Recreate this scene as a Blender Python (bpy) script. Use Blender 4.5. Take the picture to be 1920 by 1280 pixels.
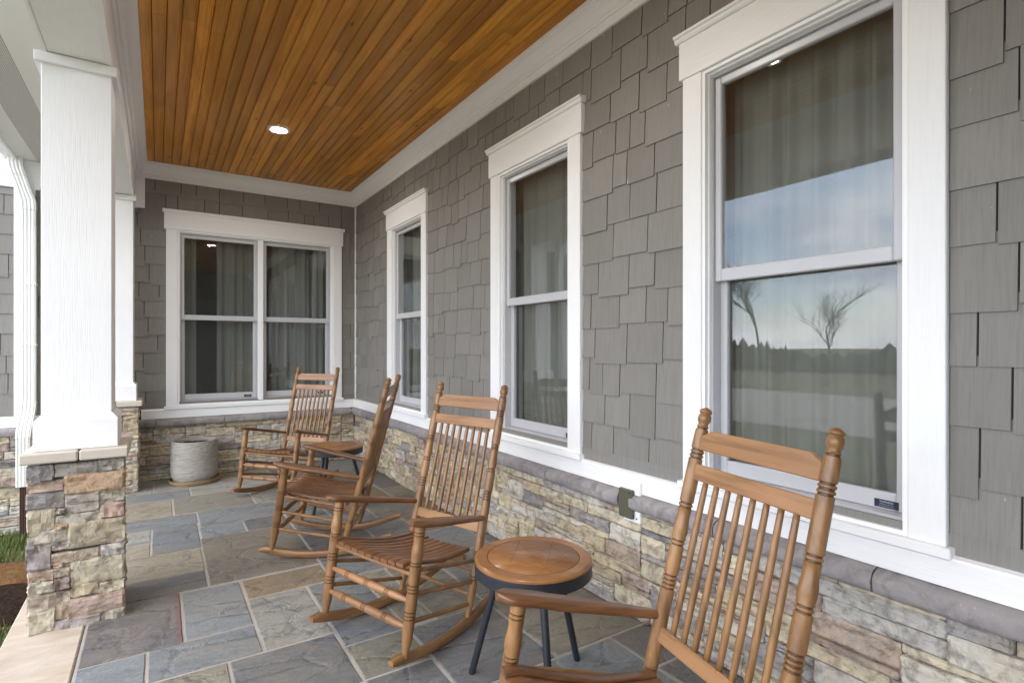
import bpy, bmesh, math, random
from mathutils import Vector, Matrix, noise
R = math.radians
random.seed(11)

# ------------------------------------------------------------------ camera, world, sun, exposure
sc = bpy.context.scene
for o in list(bpy.data.objects): bpy.data.objects.remove(o)
COL = sc.collection
CAM = Vector((-1.9594, -6.3829, 1.30)); YAW = R(33.07); FPX = 1018.0; HY = 650.8
cam_d = bpy.data.cameras.new('camera'); cam = bpy.data.objects.new('camera', cam_d); COL.objects.link(cam)
cam.location = CAM; cam.rotation_euler = (R(90), 0, -YAW)
cam_d.sensor_width = 36; cam_d.lens = FPX / 1920 * 36; cam_d.shift_y = (HY - 640) / 1920
cam_d.clip_start = 0.05; cam_d.clip_end = 2000
sc.camera = cam
SUN_EL, SUN_AZ = R(40), R(250)          # azimuth measured from +Y towards +X: behind the camera, out over the lawn
world = bpy.data.worlds.new('World'); sc.world = world; world.use_nodes = True
wn, wl = world.node_tree.nodes, world.node_tree.links
wn.clear()
w_out = wn.new('ShaderNodeOutputWorld'); w_bg = wn.new('ShaderNodeBackground')
w_sky = wn.new('ShaderNodeTexSky'); w_sky.sky_type = 'NISHITA'; w_sky.sun_disc = False
w_sky.sun_elevation = SUN_EL; w_sky.sun_rotation = SUN_AZ; w_sky.air_density = 1.0; w_sky.dust_density = 0.4
w_tc = wn.new('ShaderNodeTexCoord'); w_map = wn.new('ShaderNodeMapping'); w_map.inputs['Scale'].default_value = (1.6, 1.6, 5.0)
w_no = wn.new('ShaderNodeTexNoise'); w_no.inputs['Scale'].default_value = 1.7; w_no.inputs['Detail'].default_value = 8
w_rp = wn.new('ShaderNodeValToRGB'); w_rp.color_ramp.elements[0].position = 0.32; w_rp.color_ramp.elements[1].position = 0.60
w_mx = wn.new('ShaderNodeMix'); w_mx.data_type = 'RGBA'
wl.new(w_tc.outputs['Generated'], w_map.inputs['Vector']); wl.new(w_map.outputs[0], w_no.inputs['Vector'])
w_sep = wn.new('ShaderNodeSeparateXYZ'); w_mr = wn.new('ShaderNodeMapRange'); w_max = wn.new('ShaderNodeMath'); w_max.operation = 'MAXIMUM'
w_mr.inputs[1].default_value = 0.0; w_mr.inputs[2].default_value = 0.13; w_mr.inputs[3].default_value = 0.95; w_mr.inputs[4].default_value = 0.0
wl.new(w_tc.outputs['Generated'], w_sep.inputs[0]); wl.new(w_sep.outputs[2], w_mr.inputs[0]); wl.new(w_mr.outputs[0], w_max.inputs[1])
wl.new(w_no.outputs['Fac'], w_rp.inputs['Fac']); wl.new(w_rp.outputs[0], w_max.inputs[0]); wl.new(w_max.outputs[0], w_mx.inputs[0])
wl.new(w_sky.outputs[0], w_mx.inputs[6]); w_n2 = wn.new('ShaderNodeTexNoise'); w_n2.inputs['Scale'].default_value = 3.1; w_n2.inputs['Detail'].default_value = 6; wl.new(w_map.outputs[0], w_n2.inputs['Vector'])
w_r2 = wn.new('ShaderNodeValToRGB'); w_r2.color_ramp.elements[0].position = 0.36; w_r2.color_ramp.elements[0].color = (0.58, 0.62, 0.72, 1); w_r2.color_ramp.elements[1].position = 0.60; w_r2.color_ramp.elements[1].color = (1, 1, 1, 1)
w_m2 = wn.new('ShaderNodeMix'); w_m2.data_type = 'RGBA'; w_m2.blend_type = 'MULTIPLY'; w_m2.inputs[0].default_value = 1.0; w_m2.inputs[6].default_value = (9.4, 9.4, 9.7, 1)
wl.new(w_n2.outputs['Fac'], w_r2.inputs[0]); wl.new(w_r2.outputs[0], w_m2.inputs[7]); wl.new(w_m2.outputs[2], w_mx.inputs[7])
wl.new(w_mx.outputs[2], w_bg.inputs['Color']); w_bg.inputs['Strength'].default_value = 0.15
wl.new(w_bg.outputs[0], w_out.inputs[0])
sun_d = bpy.data.lights.new('sun', 'SUN'); sun = bpy.data.objects.new('sun', sun_d); COL.objects.link(sun)
sun_d.energy = 0.5; sun_d.angle = R(50); sun_d.color = (1.0, 0.96, 0.9)
sdir = Vector((math.sin(SUN_AZ) * math.cos(SUN_EL), math.cos(SUN_AZ) * math.cos(SUN_EL), math.sin(SUN_EL)))
sun.rotation_euler = (-sdir).to_track_quat('-Z', 'Y').to_euler()
sc.view_settings.view_transform = 'Standard'; sc.view_settings.look = 'None'
sc.view_settings.exposure = 1.72; sc.view_settings.gamma = 1.0; sc.view_settings.use_curve_mapping = False
sc.render.engine = 'CYCLES'
sc.cycles.use_denoising = True
sc.cycles.max_bounces = 8; sc.cycles.diffuse_bounces = 6; sc.cycles.glossy_bounces = 3
sc.cycles.transparent_max_bounces = 32; sc.cycles.transmission_bounces = 2
sc.cycles.sample_clamp_indirect = 6.0

# ------------------------------------------------------------------ helpers
_F = Vector((math.sin(YAW), math.cos(YAW), 0)); _R = Vector((math.cos(YAW), -math.sin(YAW), 0))
def in_frame(p, m=60):
    """is a point of the place inside the photographed view (only decides which pieces become single parts)"""
    d = Vector(p) - CAM; z = d.dot(_F)
    if z < 0.15: return False
    x = 960 + FPX * d.dot(_R) / z; y = HY - FPX * d.z / z
    return -m < x < 1920 + m and -m < y < 1280 + m

def link(o, parent=None):
    COL.objects.link(o)
    if parent is not None: o.parent = parent
    return o
def tag(o, label=None, cat=None, group=None, kind=None):
    if label: o['label'] = label
    if cat: o['category'] = cat
    if group: o['group'] = group
    if kind: o['kind'] = kind
    return o
def empty(name, loc=(0, 0, 0), rz=0, parent=None):
    o = bpy.data.objects.new(name, None); o.empty_display_size = 0.1
    o.location = loc; o.rotation_euler = (0, 0, rz)
    return link(o, parent)
def obj(name, me, mat=None, parent=None, loc=None, rot=None, scale=None, color=None):
    o = bpy.data.objects.new(name, me); link(o, parent)
    if mat is not None and not me.materials: me.materials.append(mat)
    if loc is not None: o.location = loc
    if rot is not None: o.rotation_euler = rot
    if scale is not None: o.scale = scale
    if color is not None: o.color = (*color, 1)
    return o
class MB:
    """collects vertices and faces of one mesh"""
    def __init__(s): s.v = []; s.f = []; s.sm = []
    def add(s, vs, fs, smooth=False):
        b = len(s.v); s.v += [tuple(v) for v in vs]; s.f += [tuple(b + i for i in f) for f in fs]; s.sm += [smooth] * len(fs); return s
    def box(s, x0, x1, y0, y1, z0, z1):
        vs = [(x, y, z) for z in (z0, z1) for y in (y0, y1) for x in (x0, x1)]
        return s.add(vs, [(0, 2, 3, 1), (4, 5, 7, 6), (0, 1, 5, 4), (2, 6, 7, 3), (0, 4, 6, 2), (1, 3, 7, 5)])
    def bbox(s, x0, x1, y0, y1, z0, z1, b=0.003):
        """box with chamfered edges"""
        bm = bmesh.new(); bmesh.ops.create_cube(bm, size=1)
        for v in bm.verts: v.co = ((x0 + x1) / 2 + v.co.x * (x1 - x0), (y0 + y1) / 2 + v.co.y * (y1 - y0), (z0 + z1) / 2 + v.co.z * (z1 - z0))
        b = min(b, 0.45 * min(abs(x1 - x0), abs(y1 - y0), abs(z1 - z0)))
        bmesh.ops.bevel(bm, geom=list(bm.edges), offset=b, segments=1, affect='EDGES', profile=0.5)
        bm.verts.index_update()
        s.add([v.co.copy() for v in bm.verts], [[v.index for v in f.verts] for f in bm.faces]); bm.free(); return s
    def lathe(s, p0, p1, prof, n=14, smooth=True, cap=True):
        """prof: (t along p0->p1 in metres or fraction, radius)"""
        p0, p1 = Vector(p0), Vector(p1); ax = (p1 - p0).normalized()
        a = Vector((1, 0, 0)) if abs(ax.x) < 0.8 else Vector((0, 1, 0))
        u = ax.cross(a).normalized(); w = ax.cross(u)
        vs = []; fs = []
        for t, r in prof:
            c = p0 + (p1 - p0) * t
            for i in range(n):
                an = 2 * math.pi * i / n
                vs.append(c + u * (r * math.cos(an)) + w * (r * math.sin(an)))
        for k in range(len(prof) - 1):
            for i in range(n):
                j = (i + 1) % n
                fs.append((k * n + i, k * n + j, (k + 1) * n + j, (k + 1) * n + i))
        if cap:
            fs.append(tuple(range(n))[::-1]); m = (len(prof) - 1) * n; fs.append(tuple(range(m, m + n)))
        return s.add(vs, fs, smooth)
    def tube(s, pts, r, n=10, smooth=True):
        """tube along a polyline; r number or list"""
        pts = [Vector(p) for p in pts]; vs = []; fs = []
        for k, p in enumerate(pts):
            d = (pts[min(k + 1, len(pts) - 1)] - pts[max(k - 1, 0)]).normalized()
            a = Vector((0, 0, 1)) if abs(d.z) < 0.9 else Vector((1, 0, 0))
            u = d.cross(a).normalized(); w = d.cross(u); rr = r[k] if isinstance(r, (list, tuple)) else r
            for i in range(n):
                an = 2 * math.pi * i / n; vs.append(p + u * rr * math.cos(an) + w * rr * math.sin(an))
        for k in range(len(pts) - 1):
            for i in range(n):
                j = (i + 1) % n; fs.append((k * n + i, k * n + j, (k + 1) * n + j, (k + 1) * n + i))
        fs.append(tuple(range(n))); m = (len(pts) - 1) * n; fs.append(tuple(range(m, m + n)))
        return s.add(vs, fs, smooth)
    def prism(s, poly, ext, smooth=False):
        """poly: list of 3D points (planar), extruded by vector ext"""
        n = len(poly); ext = Vector(ext); vs = [Vector(p) for p in poly] + [Vector(p) + ext for p in poly]
        fs = [tuple(range(n))[::-1], tuple(range(n, 2 * n))] + [(i, (i + 1) % n, n + (i + 1) % n, n + i) for i in range(n)]
        return s.add(vs, fs, smooth)
    def sweep(s, sections, closed=True, smooth=False, caps=True):
        n = len(sections[0]); vs = [p for sct in sections for p in sct]; fs = []
        for k in range(len(sections) - 1):
            for i in range(n if closed else n - 1):
                j = (i + 1) % n; fs.append((k * n + i, k * n + j, (k + 1) * n + j, (k + 1) * n + i))
        s.add(vs, fs, smooth)
        if caps:
            b = len(s.v) - len(vs)
            s.f += [tuple(b + i for i in range(n))[::-1], tuple(b + (len(sections) - 1) * n + i for i in range(n))]; s.sm += [False, False]
        return s
    def mesh(s, name='mesh'):
        me = bpy.data.meshes.new(name); me.from_pydata(s.v, [], s.f)
        me.polygons.foreach_set('use_smooth', s.sm)
        bm = bmesh.new(); bm.from_mesh(me); bmesh.ops.recalc_face_normals(bm, faces=bm.faces); bm.to_mesh(me); bm.free()
        me.update(); return me
    def build(s, name, mat, parent=None, **k): return obj(name, s.mesh(name), mat, parent, **k)
def auto_smooth(me, ang=40):
    for p in me.polygons: p.use_smooth = True
    try: me.set_sharp_from_angle(angle=R(ang))
    except Exception: pass
    return me
def copy_tree(o, parent=None):
    c = o.copy(); COL.objects.link(c); c.parent = parent
    for ch in [k for k in bpy.data.objects if k.parent == o]: copy_tree(ch, c)
    return c

# ------------------------------------------------------------------ materials
class Mat:
    def __init__(s, name, rough=0.6, spec=0.4):
        s.m = bpy.data.materials.new(name); s.m.use_nodes = True; s.t = s.m.node_tree; s.N = s.t.nodes; s.L = s.t.links
        s.b = s.N['Principled BSDF']; s.b.inputs['Roughness'].default_value = rough; s.b.inputs['Specular IOR Level'].default_value = spec
    def n(s, typ, **inp):
        nd = s.N.new('ShaderNode' + typ)
        for k, v in inp.items():
            k = k.replace('_', ' ')
            s.put(nd.inputs[k], v)
        return nd
    def put(s, sock, v):
        if hasattr(v, 'is_linked') or isinstance(v, bpy.types.NodeSocket): s.L.new(v, sock)
        elif isinstance(v, (tuple, list)) and len(v) == 3 and sock.type == 'RGBA': sock.default_value = (*v, 1)
        else: sock.default_value = v
    def pos(s, scale=(1, 1, 1), kind='world', rot=(0, 0, 0)):
        if kind == 'world': src = s.N.new('ShaderNodeNewGeometry').outputs['Position']
        else: src = s.N.new('ShaderNodeTexCoord').outputs[{'object': 'Object', 'generated': 'Generated'}[kind]]
        m = s.N.new('ShaderNodeMapping'); s.L.new(src, m.inputs['Vector']); m.inputs['Scale'].default_value = scale; m.inputs['Rotation'].default_value = rot
        return m.outputs[0]
    def noise(s, vec, scale, detail=4, rough=0.55, dist=0.0):
        return s.n('TexNoise', Vector=vec, Scale=scale, Detail=detail, Roughness=rough, Distortion=dist).outputs['Fac']
    def ramp(s, fac, stops, mode='LINEAR'):
        nd = s.N.new('ShaderNodeValToRGB'); cr = nd.color_ramp; cr.interpolation = mode
        while len(cr.elements) < len(stops): cr.elements.new(0.5)
        for e, (p, c) in zip(cr.elements, stops):
            e.position = p; e.color = (*c, 1) if isinstance(c, (tuple, list)) else (c, c, c, 1)
        s.L.new(fac, nd.inputs['Fac']); return nd.outputs[0]
    def mix(s, fac, a, b, mode='MIX'):
        nd = s.N.new('ShaderNodeMix'); nd.data_type = 'RGBA'; nd.blend_type = mode
        s.put(nd.inputs[0], fac); s.put(nd.inputs[6], a); s.put(nd.inputs[7], b); return nd.outputs[2]
    def math(s, op, a, b=0.0):
        nd = s.N.new('ShaderNodeMath'); nd.operation = op; s.put(nd.inputs[0], a); s.put(nd.inputs[1], b); return nd.outputs[0]
    def info(s, out='Color'): return s.N.new('ShaderNodeObjectInfo').outputs[out]
    def bump(s, h, strength=0.3, dist=0.01, prev=None):
        nd = s.N.new('ShaderNodeBump'); nd.inputs['Strength'].default_value = strength; nd.inputs['Distance'].default_value = dist
        s.L.new(h, nd.inputs['Height'])
        if prev is not None: s.L.new(prev, nd.inputs['Normal'])
        return nd.outputs[0]
    def set(s, color=None, normal=None, rough=None):
        if color is not None: s.put(s.b.inputs['Base Color'], color)
        if normal is not None: s.L.new(normal, s.b.inputs['Normal'])
        if rough is not None: s.put(s.b.inputs['Roughness'], rough)
        return s.m

def white_mat(name, col, grain_axis, rough=0.45, strength=0.2):
    """painted fibre-cement trim with embossed wood grain; grain_axis = direction of the long lines"""
    m = Mat(name, rough, 0.35); sc_ = [190, 190, 190]; sc_[grain_axis] = 7
    g = m.noise(m.pos(tuple(sc_)), 1.0, 3, 0.6, 0.6); d = m.noise(m.pos(), 1.3, 4)
    c = m.mix(m.ramp(d, [(0.35, 0.0), (0.75, 1.0)]), col, tuple(k * 0.93 for k in col))
    c = m.mix(m.ramp(g, [(0.34, 0.22), (0.50, 0.0)]), c, tuple(k * 0.82 for k in col))
    return m.set(c, m.bump(g, strength, 0.006))
WHITE_Z = white_mat('white_paint_vertical', (0.90, 0.90, 0.90), 2)
WHITE_Y = white_mat('white_paint_depth', (0.90, 0.90, 0.90), 1)
WHITE_X = white_mat('white_paint_lateral', (0.90, 0.90, 0.90), 0)
_m = Mat('white_smooth_paint', 0.4, 0.4); WHITE = _m.set((0.90, 0.90, 0.90), _m.bump(_m.noise(_m.pos(), 30, 3), 0.05, 0.003))
_m = Mat('vinyl_white_shaded', 0.32, 0.5); VINYL = _m.set(_m.mix(_m.noise(_m.pos(), 4, 3), (0.55, 0.55, 0.565), (0.50, 0.50, 0.52)))  # white vinyl, greyed in its colour for the shade on the recessed sashes
_m = Mat('gutter_aluminium', 0.3, 0.5); ALUM = _m.set(_m.mix(_m.noise(_m.pos(), 3, 4), (0.84, 0.84, 0.82), (0.76, 0.76, 0.73)))

_m = Mat('grey_shingle_paint', 0.62, 0.3)
_c = _m.mix(_m.info('Random'), (0.208, 0.197, 0.179), (0.258, 0.246, 0.226))
_c = _m.mix(_m.ramp(_m.noise(_m.pos(), 2.2, 5), [(0.3, 0.0), (0.8, 0.45)]), _c, (0.275, 0.262, 0.241))
_g = _m.noise(_m.pos((150, 150, 5)), 1.0, 3, 0.6, 0.4)
_c = _m.mix(_m.ramp(_g, [(0.36, 0.35), (0.55, 0.0)]), _c, (0.165, 0.156, 0.142))
_sp = _m.ramp(_m.noise(_m.pos((60, 60, 22)), 1.0, 1), [(0.80, 0.0), (0.83, 1.0)])
_c = _m.mix(_sp, _c, (0.6, 0.6, 0.58))
SHINGLE = _m.set(_c, _m.bump(_g, 0.22, 0.004))
_m = Mat('dark_sheathing', 0.9, 0.1); SHEATH = _m.set((0.05, 0.048, 0.045))

def stone_mat(name):
    m = Mat(name, 0.82, 0.2)
    base = m.info('Color'); off = m.n('VectorMath'); 
    rnd = m.info('Random')
    p = m.pos((1, 1, 1))
    n1 = m.noise(p, 9, 6, 0.6, 0.8); n2 = m.noise(p, 26, 5, 0.6, 0.3); n3 = m.noise(p, 3.6, 4, 0.5, 1.2)
    c = m.mix(m.ramp(n3, [(0.45, 0.0), (0.70, 0.40)]), base, (0.42, 0.335, 0.22))
    c = m.mix(m.ramp(n1, [(0.50, 0.0), (0.72, 0.55)]), c, (0.26, 0.24, 0.225))
    c = m.mix(m.ramp(n2, [(0.36, 0.55), (0.52, 0.0)]), c, (0.15, 0.12, 0.09))
    c = m.mix(m.ramp(n2, [(0.60, 0.0), (0.80, 0.45)]), c, (0.72, 0.67, 0.56))
    v = m.n('TexVoronoi', Vector=m.pos((7, 7, 22), rot=(0.1, 0.12, 0.05)), Scale=1.0).outputs['Distance']
    b = m.bump(v, 0.45, 0.025); b = m.bump(n1, 0.9, 0.03, b); b = m.bump(n2, 0.7, 0.010, b)
    return m.set(c, b)
STONE = stone_mat('ledge_stone')
_m = Mat('stone_backing_mortar', 0.95, 0.1); MORTAR_DK = _m.set(_m.mix(_m.noise(_m.pos(), 40, 4), (0.09, 0.08, 0.07), (0.17, 0.15, 0.13)))
_m = Mat('cap_stone_mauve', 0.75, 0.25)
_p = _m.pos(); _a = _m.noise(_p, 14, 6, 0.65, 0.7); _b2 = _m.noise(_p, 3.5, 4, 0.5, 0.8); _s2 = _m.noise(_p, 120, 2)
_c = _m.mix(_m.ramp(_b2, [(0.35, 0.0), (0.65, 1.0)]), (0.26, 0.235, 0.24), (0.36, 0.335, 0.325))
_c = _m.mix(_m.ramp(_a, [(0.45, 0.0), (0.75, 0.7)]), _c, (0.10, 0.088, 0.095))
_c = _m.mix(_m.ramp(_s2, [(0.68, 0.0), (0.75, 0.8)]), _c, (0.55, 0.52, 0.5))
CAPST = _m.set(_c, _m.bump(_s2, 0.15, 0.003, _m.bump(_a, 0.45, 0.012)))
_m = Mat('limestone_cap', 0.7, 0.25); _a = _m.noise(_m.pos((1, 1, 5)), 7, 5, 0.6, 1.0)
LIMEST = _m.set(_m.mix(_a, (0.50, 0.44, 0.37), (0.62, 0.56, 0.48)), _m.bump(_m.noise(_m.pos(), 60, 3), 0.12, 0.004))
_m = Mat('tan_coping', 0.8, 0.2); _a = _m.noise(_m.pos((1, 2.5, 1)), 4, 6, 0.6, 1.0)
_c = _m.mix(_m.ramp(_a, [(0.3, 0.0), (0.7, 1.0)]), (0.46, 0.37, 0.28), (0.60, 0.53, 0.45))
COPING = _m.set(_c, _m.bump(_m.noise(_m.pos(), 70, 4), 0.2, 0.004))

_m = Mat('slate_flagstone', 0.55, 0.4)
_col = _m.info('Color'); _p = _m.pos(); _r = _m.info('Random')
_dir = _m.noise(_m.pos((3.2, 9, 1), rot=(0, 0, 0.45)), 1.0, 6, 0.62, 0.9); _blot = _m.noise(_p, 2.6, 5, 0.55, 1.0); _fine = _m.noise(_p, 55, 4, 0.7)
_c = _m.mix(_m.ramp(_blot, [(0.42, 0.0), (0.68, 0.55)]), _col, (0.27, 0.232, 0.175))
_c = _m.mix(_m.ramp(_dir, [(0.30, 0.65), (0.48, 0.0)]), _c, (0.12, 0.125, 0.13))
_c = _m.mix(_m.ramp(_dir, [(0.58, 0.0), (0.78, 0.5)]), _c, (0.30, 0.30, 0.28))
_c = _m.mix(_m.ramp(_fine, [(0.35, 0.35), (0.55, 0.0)]), _c, (0.07, 0.07, 0.07))
_c = _m.mix(_m.ramp(_m.noise(_p, 17, 6, 0.7, 2.0), [(0.70, 0.0), (0.76, 0.35)]), _c, (0.5, 0.5, 0.48))
_wv = _m.n('TexVoronoi', Vector=_m.pos((3.1, 5.0, 1), rot=(0, 0, 0.5)), Scale=1.0); _wv.feature = 'DISTANCE_TO_EDGE'
_cl = _m.ramp(_m.math('ADD', _wv.outputs['Distance'], _m.math('MULTIPLY', _m.noise(_p, 8, 5, 0.6, 1.5), 0.35)), [(0.16, 0.0), (0.24, 1.0)])
_ck = _m.ramp(_m.math('ADD', _wv.outputs['Distance'], _m.math('MULTIPLY', _m.noise(_p, 8, 5, 0.6, 1.5), 0.35)), [(0.150, 0.0), (0.165, 0.6), (0.180, 0.0)])
_c = _m.mix(_ck, _c, (0.06, 0.06, 0.06))
_n = _m.bump(_cl, 0.5, 0.010); _n = _m.bump(_dir, 0.8, 0.018, _n); _n = _m.bump(_fine, 0.3, 0.003, _n)
_SL = (_m, _c)
SLATE = _m.set(_c, _n, _m.math('ADD', _m.math('MULTIPLY', _blot, 0.22), 0.40))
SLATE_RED = SLATE.copy(); SLATE_RED.name = 'slate_flagstone_red_edge'
_t = SLATE_RED.node_tree; _b = _t.nodes['Principled BSDF']; _src = _b.inputs['Base Color'].links[0].from_socket
_tc = _t.nodes.new('ShaderNodeTexCoord'); _sx = _t.nodes.new('ShaderNodeSeparateXYZ'); _rp = _t.nodes.new('ShaderNodeMapRange'); _rp.inputs[1].default_value = 0.150; _rp.inputs[2].default_value = 0.188; _rp.inputs[4].default_value = 0.6
_mx = _t.nodes.new('ShaderNodeMix'); _mx.data_type = 'RGBA'; _mx.inputs[7].default_value = (0.20, 0.055, 0.06, 1)
_no = _t.nodes.new('ShaderNodeTexNoise'); _no.inputs['Scale'].default_value = 7; _no.inputs['Detail'].default_value = 5; _no.inputs['Distortion'].default_value = 1.0
_r2 = _t.nodes.new('ShaderNodeValToRGB'); _r2.color_ramp.elements[0].position = 0.66; _r2.color_ramp.elements[1].position = 0.72
_m2 = _t.nodes.new('ShaderNodeMix'); _m2.data_type = 'RGBA'; _m2.inputs[7].default_value = (0.5, 0.5, 0.5, 1)
for a_, b_ in ((_tc.outputs['Object'], _sx.inputs[0]), (_sx.outputs[0], _rp.inputs[0]), (_rp.outputs[0], _mx.inputs[0]), (_src, _mx.inputs[6]), (_tc.outputs['Object'], _no.inputs['Vector']), (_no.outputs['Fac'], _r2.inputs[0]), (_r2.outputs[0], _m2.inputs[0]), (_mx.outputs[2], _m2.inputs[6]), (_m2.outputs[2], _b.inputs['Base Color'])): _t.links.new(a_, b_)
_m = Mat('pale_grout', 0.9, 0.15); _a = _m.noise(_m.pos(), 60, 4)
GROUT = _m.set(_m.mix(_m.ramp(_m.noise(_m.pos(), 3, 4), [(0.3, 0.0), (0.7, 1.0)]), (0.33, 0.30, 0.26), (0.47, 0.43, 0.38)), _m.bump(_a, 0.5, 0.004))

def wood_mat(name, light, dark, axis, kind, rough=0.35, spec=0.45, line=38, contrast=0.9, coat=0.0, use_color=False):
    m = Mat(name, rough, spec); s3 = [line] * 3; s3[axis] = line * 0.06
    s4 = [line * 0.22] * 3; s4[axis] = line * 0.03
    v = m.pos(tuple(s3), kind); w = m.pos(tuple(s4), kind)
    rnd = m.n('VectorMath'); 
    g = m.noise(v, 1.0, 5, 0.6, 0.4); h = m.noise(w, 1.0, 4, 0.5, 1.5)
    base = m.mix(m.ramp(h, [(0.3, 0.0), (0.72, 1.0)]), light, dark)
    if use_color: base = m.mix(1.0, base, m.info('Color'), 'MULTIPLY')
    c = m.mix(m.ramp(g, [(0.36, 0.62 * contrast), (0.56, 0.0)]), base, tuple(k * 0.42 for k in dark))
    if coat: m.b.inputs['Coat Weight'].default_value = coat; m.b.inputs['Coat Roughness'].default_value = 0.18
    return m.set(c, m.bump(g, 0.10, 0.002)), m
OAK_L, OAK_D = (0.35, 0.185, 0.074), (0.205, 0.098, 0.036)
OAK_Z = wood_mat('golden_wood_upright', OAK_L, OAK_D, 2, 'object', coat=0.15)[0]
OAK_Y = wood_mat('golden_wood_depth', OAK_L, OAK_D, 1, 'object', coat=0.15)[0]
OAK_X = wood_mat('golden_wood_lateral', (0.38, 0.20, 0.092), (0.26, 0.128, 0.054), 0, 'object', coat=0.1)[0]
BRN_Y = wood_mat('brown_wood_depth', (0.235, 0.105, 0.042), (0.135, 0.056, 0.022), 1, 'object', rough=0.32, coat=0.25)[0]
TOPW = wood_mat('table_top_wood', (0.36, 0.165, 0.055), (0.25, 0.105, 0.033), 0, 'object', rough=0.35, line=30, contrast=0.6, coat=0.2)[0]
_m = Mat('stained_ceiling_wood', 0.36, 0.25); _g = _m.noise(_m.pos((55, 1.6, 55)), 1.0, 5, 0.65, 0.5); _h = _m.noise(_m.pos((9, 0.9, 9)), 1.0, 5, 0.55, 1.2)
_kn = _m.n('TexVoronoi', Vector=_m.pos((10, 3.6, 1)), Scale=1.0)
_k2 = _m.noise(_m.pos((22, 5.0, 22)), 1.0, 3, 0.6, 0.6)
_c = _m.mix(1.0, _m.mix(_m.ramp(_h, [(0.25, 0.0), (0.75, 1.0)]), (0.78, 0.340, 0.036), (0.43, 0.158, 0.012)), _m.info('Color'), 'MULTIPLY')
_c = _m.mix(_m.ramp(_g, [(0.34, 0.40), (0.54, 0.0)]), _c, (0.28, 0.11, 0.014))
_c = _m.mix(_m.ramp(_k2, [(0.66, 0.0), (0.76, 0.55)]), _c, (0.15, 0.058, 0.016))
_ksel = _m.ramp(_kn.outputs['Color'], [(0.60, 0.0), (0.62, 1.0)])
_c = _m.mix(_m.math('MULTIPLY', _m.ramp(_kn.outputs['Distance'], [(0.04, 0.9), (0.13, 0.0)]), _ksel), _c, (0.075, 0.028, 0.008))
_m.b.inputs['Coat Weight'].default_value = 0.10; _m.b.inputs['Coat Roughness'].default_value = 0.15
CEILW = _m.set(_c, _m.bump(_g, 0.15, 0.003))
_m = Mat('board_gap_dark', 0.9, 0.1); GAPDK = _m.set((0.03, 0.014, 0.006))
_m = Mat('black_blue_metal', 0.42, 0.5); BLACK = _m.set(_m.mix(_m.noise(_m.pos(), 45, 3), (0.012, 0.014, 0.02), (0.024, 0.027, 0.036)), _m.bump(_m.noise(_m.pos(), 180, 2), 0.15, 0.002))
_m = Mat('joint_dark', 0.8, 0.1); JOINT = _m.set((0.20, 0.085, 0.027))
_m = Mat('pot_cement', 0.9, 0.15)
_a = _m.noise(_m.pos((14, 14, 75)), 1.0, 4, 0.6, 0.7); _b2 = _m.noise(_m.pos(), 6, 4)
POT = _m.set(_m.mix(_m.ramp(_a, [(0.35, 0.6), (0.6, 0.0)]), _m.mix(_b2, (0.43, 0.405, 0.365), (0.34, 0.315, 0.285)), (0.23, 0.21, 0.19)), _m.bump(_a, 0.9, 0.012))
_m = Mat('saucer_tan', 0.6, 0.3); SAUCER = _m.set(_m.mix(_m.noise(_m.pos((3, 3, 20)), 4, 4), (0.36, 0.25, 0.13), (0.27, 0.19, 0.10)))
_m = Mat('potting_soil', 0.95, 0.1); _a = _m.noise(_m.pos(), 60, 6, 0.7)
SOIL = _m.set(_m.ramp(_a, [(0.35, (0.012, 0.011, 0.010)), (0.62, (0.05, 0.042, 0.036)), (0.75, (0.2, 0.2, 0.2))]), _m.bump(_a, 1.0, 0.03))
_m = Mat('olive_cover', 0.45, 0.4); OLIVE = _m.set(_m.mix(_m.noise(_m.pos(), 10, 4), (0.085, 0.082, 0.055), (0.12, 0.115, 0.08)))
_m = Mat('soffit_panel', 0.5, 0.35); SOFFIT = _m.set((0.86, 0.86, 0.85))
_m = Mat('perforated_soffit', 0.5, 0.35)
_v = _m.n('TexVoronoi', Vector=_m.pos((110, 110, 0)), Scale=1.0, Randomness=0.0).outputs['Distance']
PERF = _m.set(_m.mix(_m.ramp(_v, [(0.28, 1.0), (0.36, 0.0)]), (0.76, 0.75, 0.73), (0.16, 0.14, 0.13)))
_m = Mat('lawn_ground', 0.95, 0.1); _p = _m.pos()
_c = _m.mix(_m.ramp(_m.noise(_p, 0.9, 5), [(0.35, 0.0), (0.65, 1.0)]), (0.145, 0.15, 0.08), (0.215, 0.20, 0.125))
_c = _m.mix(_m.ramp(_m.noise(_p, 2.4, 4, 0.5, 0.5), [(0.56, 0.0), (0.66, 0.8)]), _c, (0.22, 0.12, 0.055))
LAWN = _m.set(_c, _m.bump(_m.noise(_p, 60, 5, 0.7), 0.6, 0.03))
_m = Mat('grass_blade', 0.6, 0.2); _r = _m.noise(_m.pos(), 5, 3)
GRASS = _m.set(_m.ramp(_r, [(0.3, (0.055, 0.095, 0.02)), (0.55, (0.11, 0.15, 0.04)), (0.75, (0.25, 0.22, 0.10))]))
_m = Mat('mulch', 0.95, 0.1); _a = _m.noise(_m.pos(), 45, 6, 0.7)
MULCH = _m.set(_m.ramp(_a, [(0.35, (0.018, 0.012, 0.009)), (0.6, (0.06, 0.038, 0.025)), (0.75, (0.14, 0.09, 0.06))]), _m.bump(_a, 1.0, 0.03))
_m = Mat('red_soil', 0.95, 0.1); _a = _m.noise(_m.pos(), 30, 6, 0.7)
REDSOIL = _m.set(_m.ramp(_a, [(0.3, (0.16, 0.075, 0.03)), (0.7, (0.30, 0.16, 0.075))]), _m.bump(_a, 1.0, 0.03))
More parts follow.
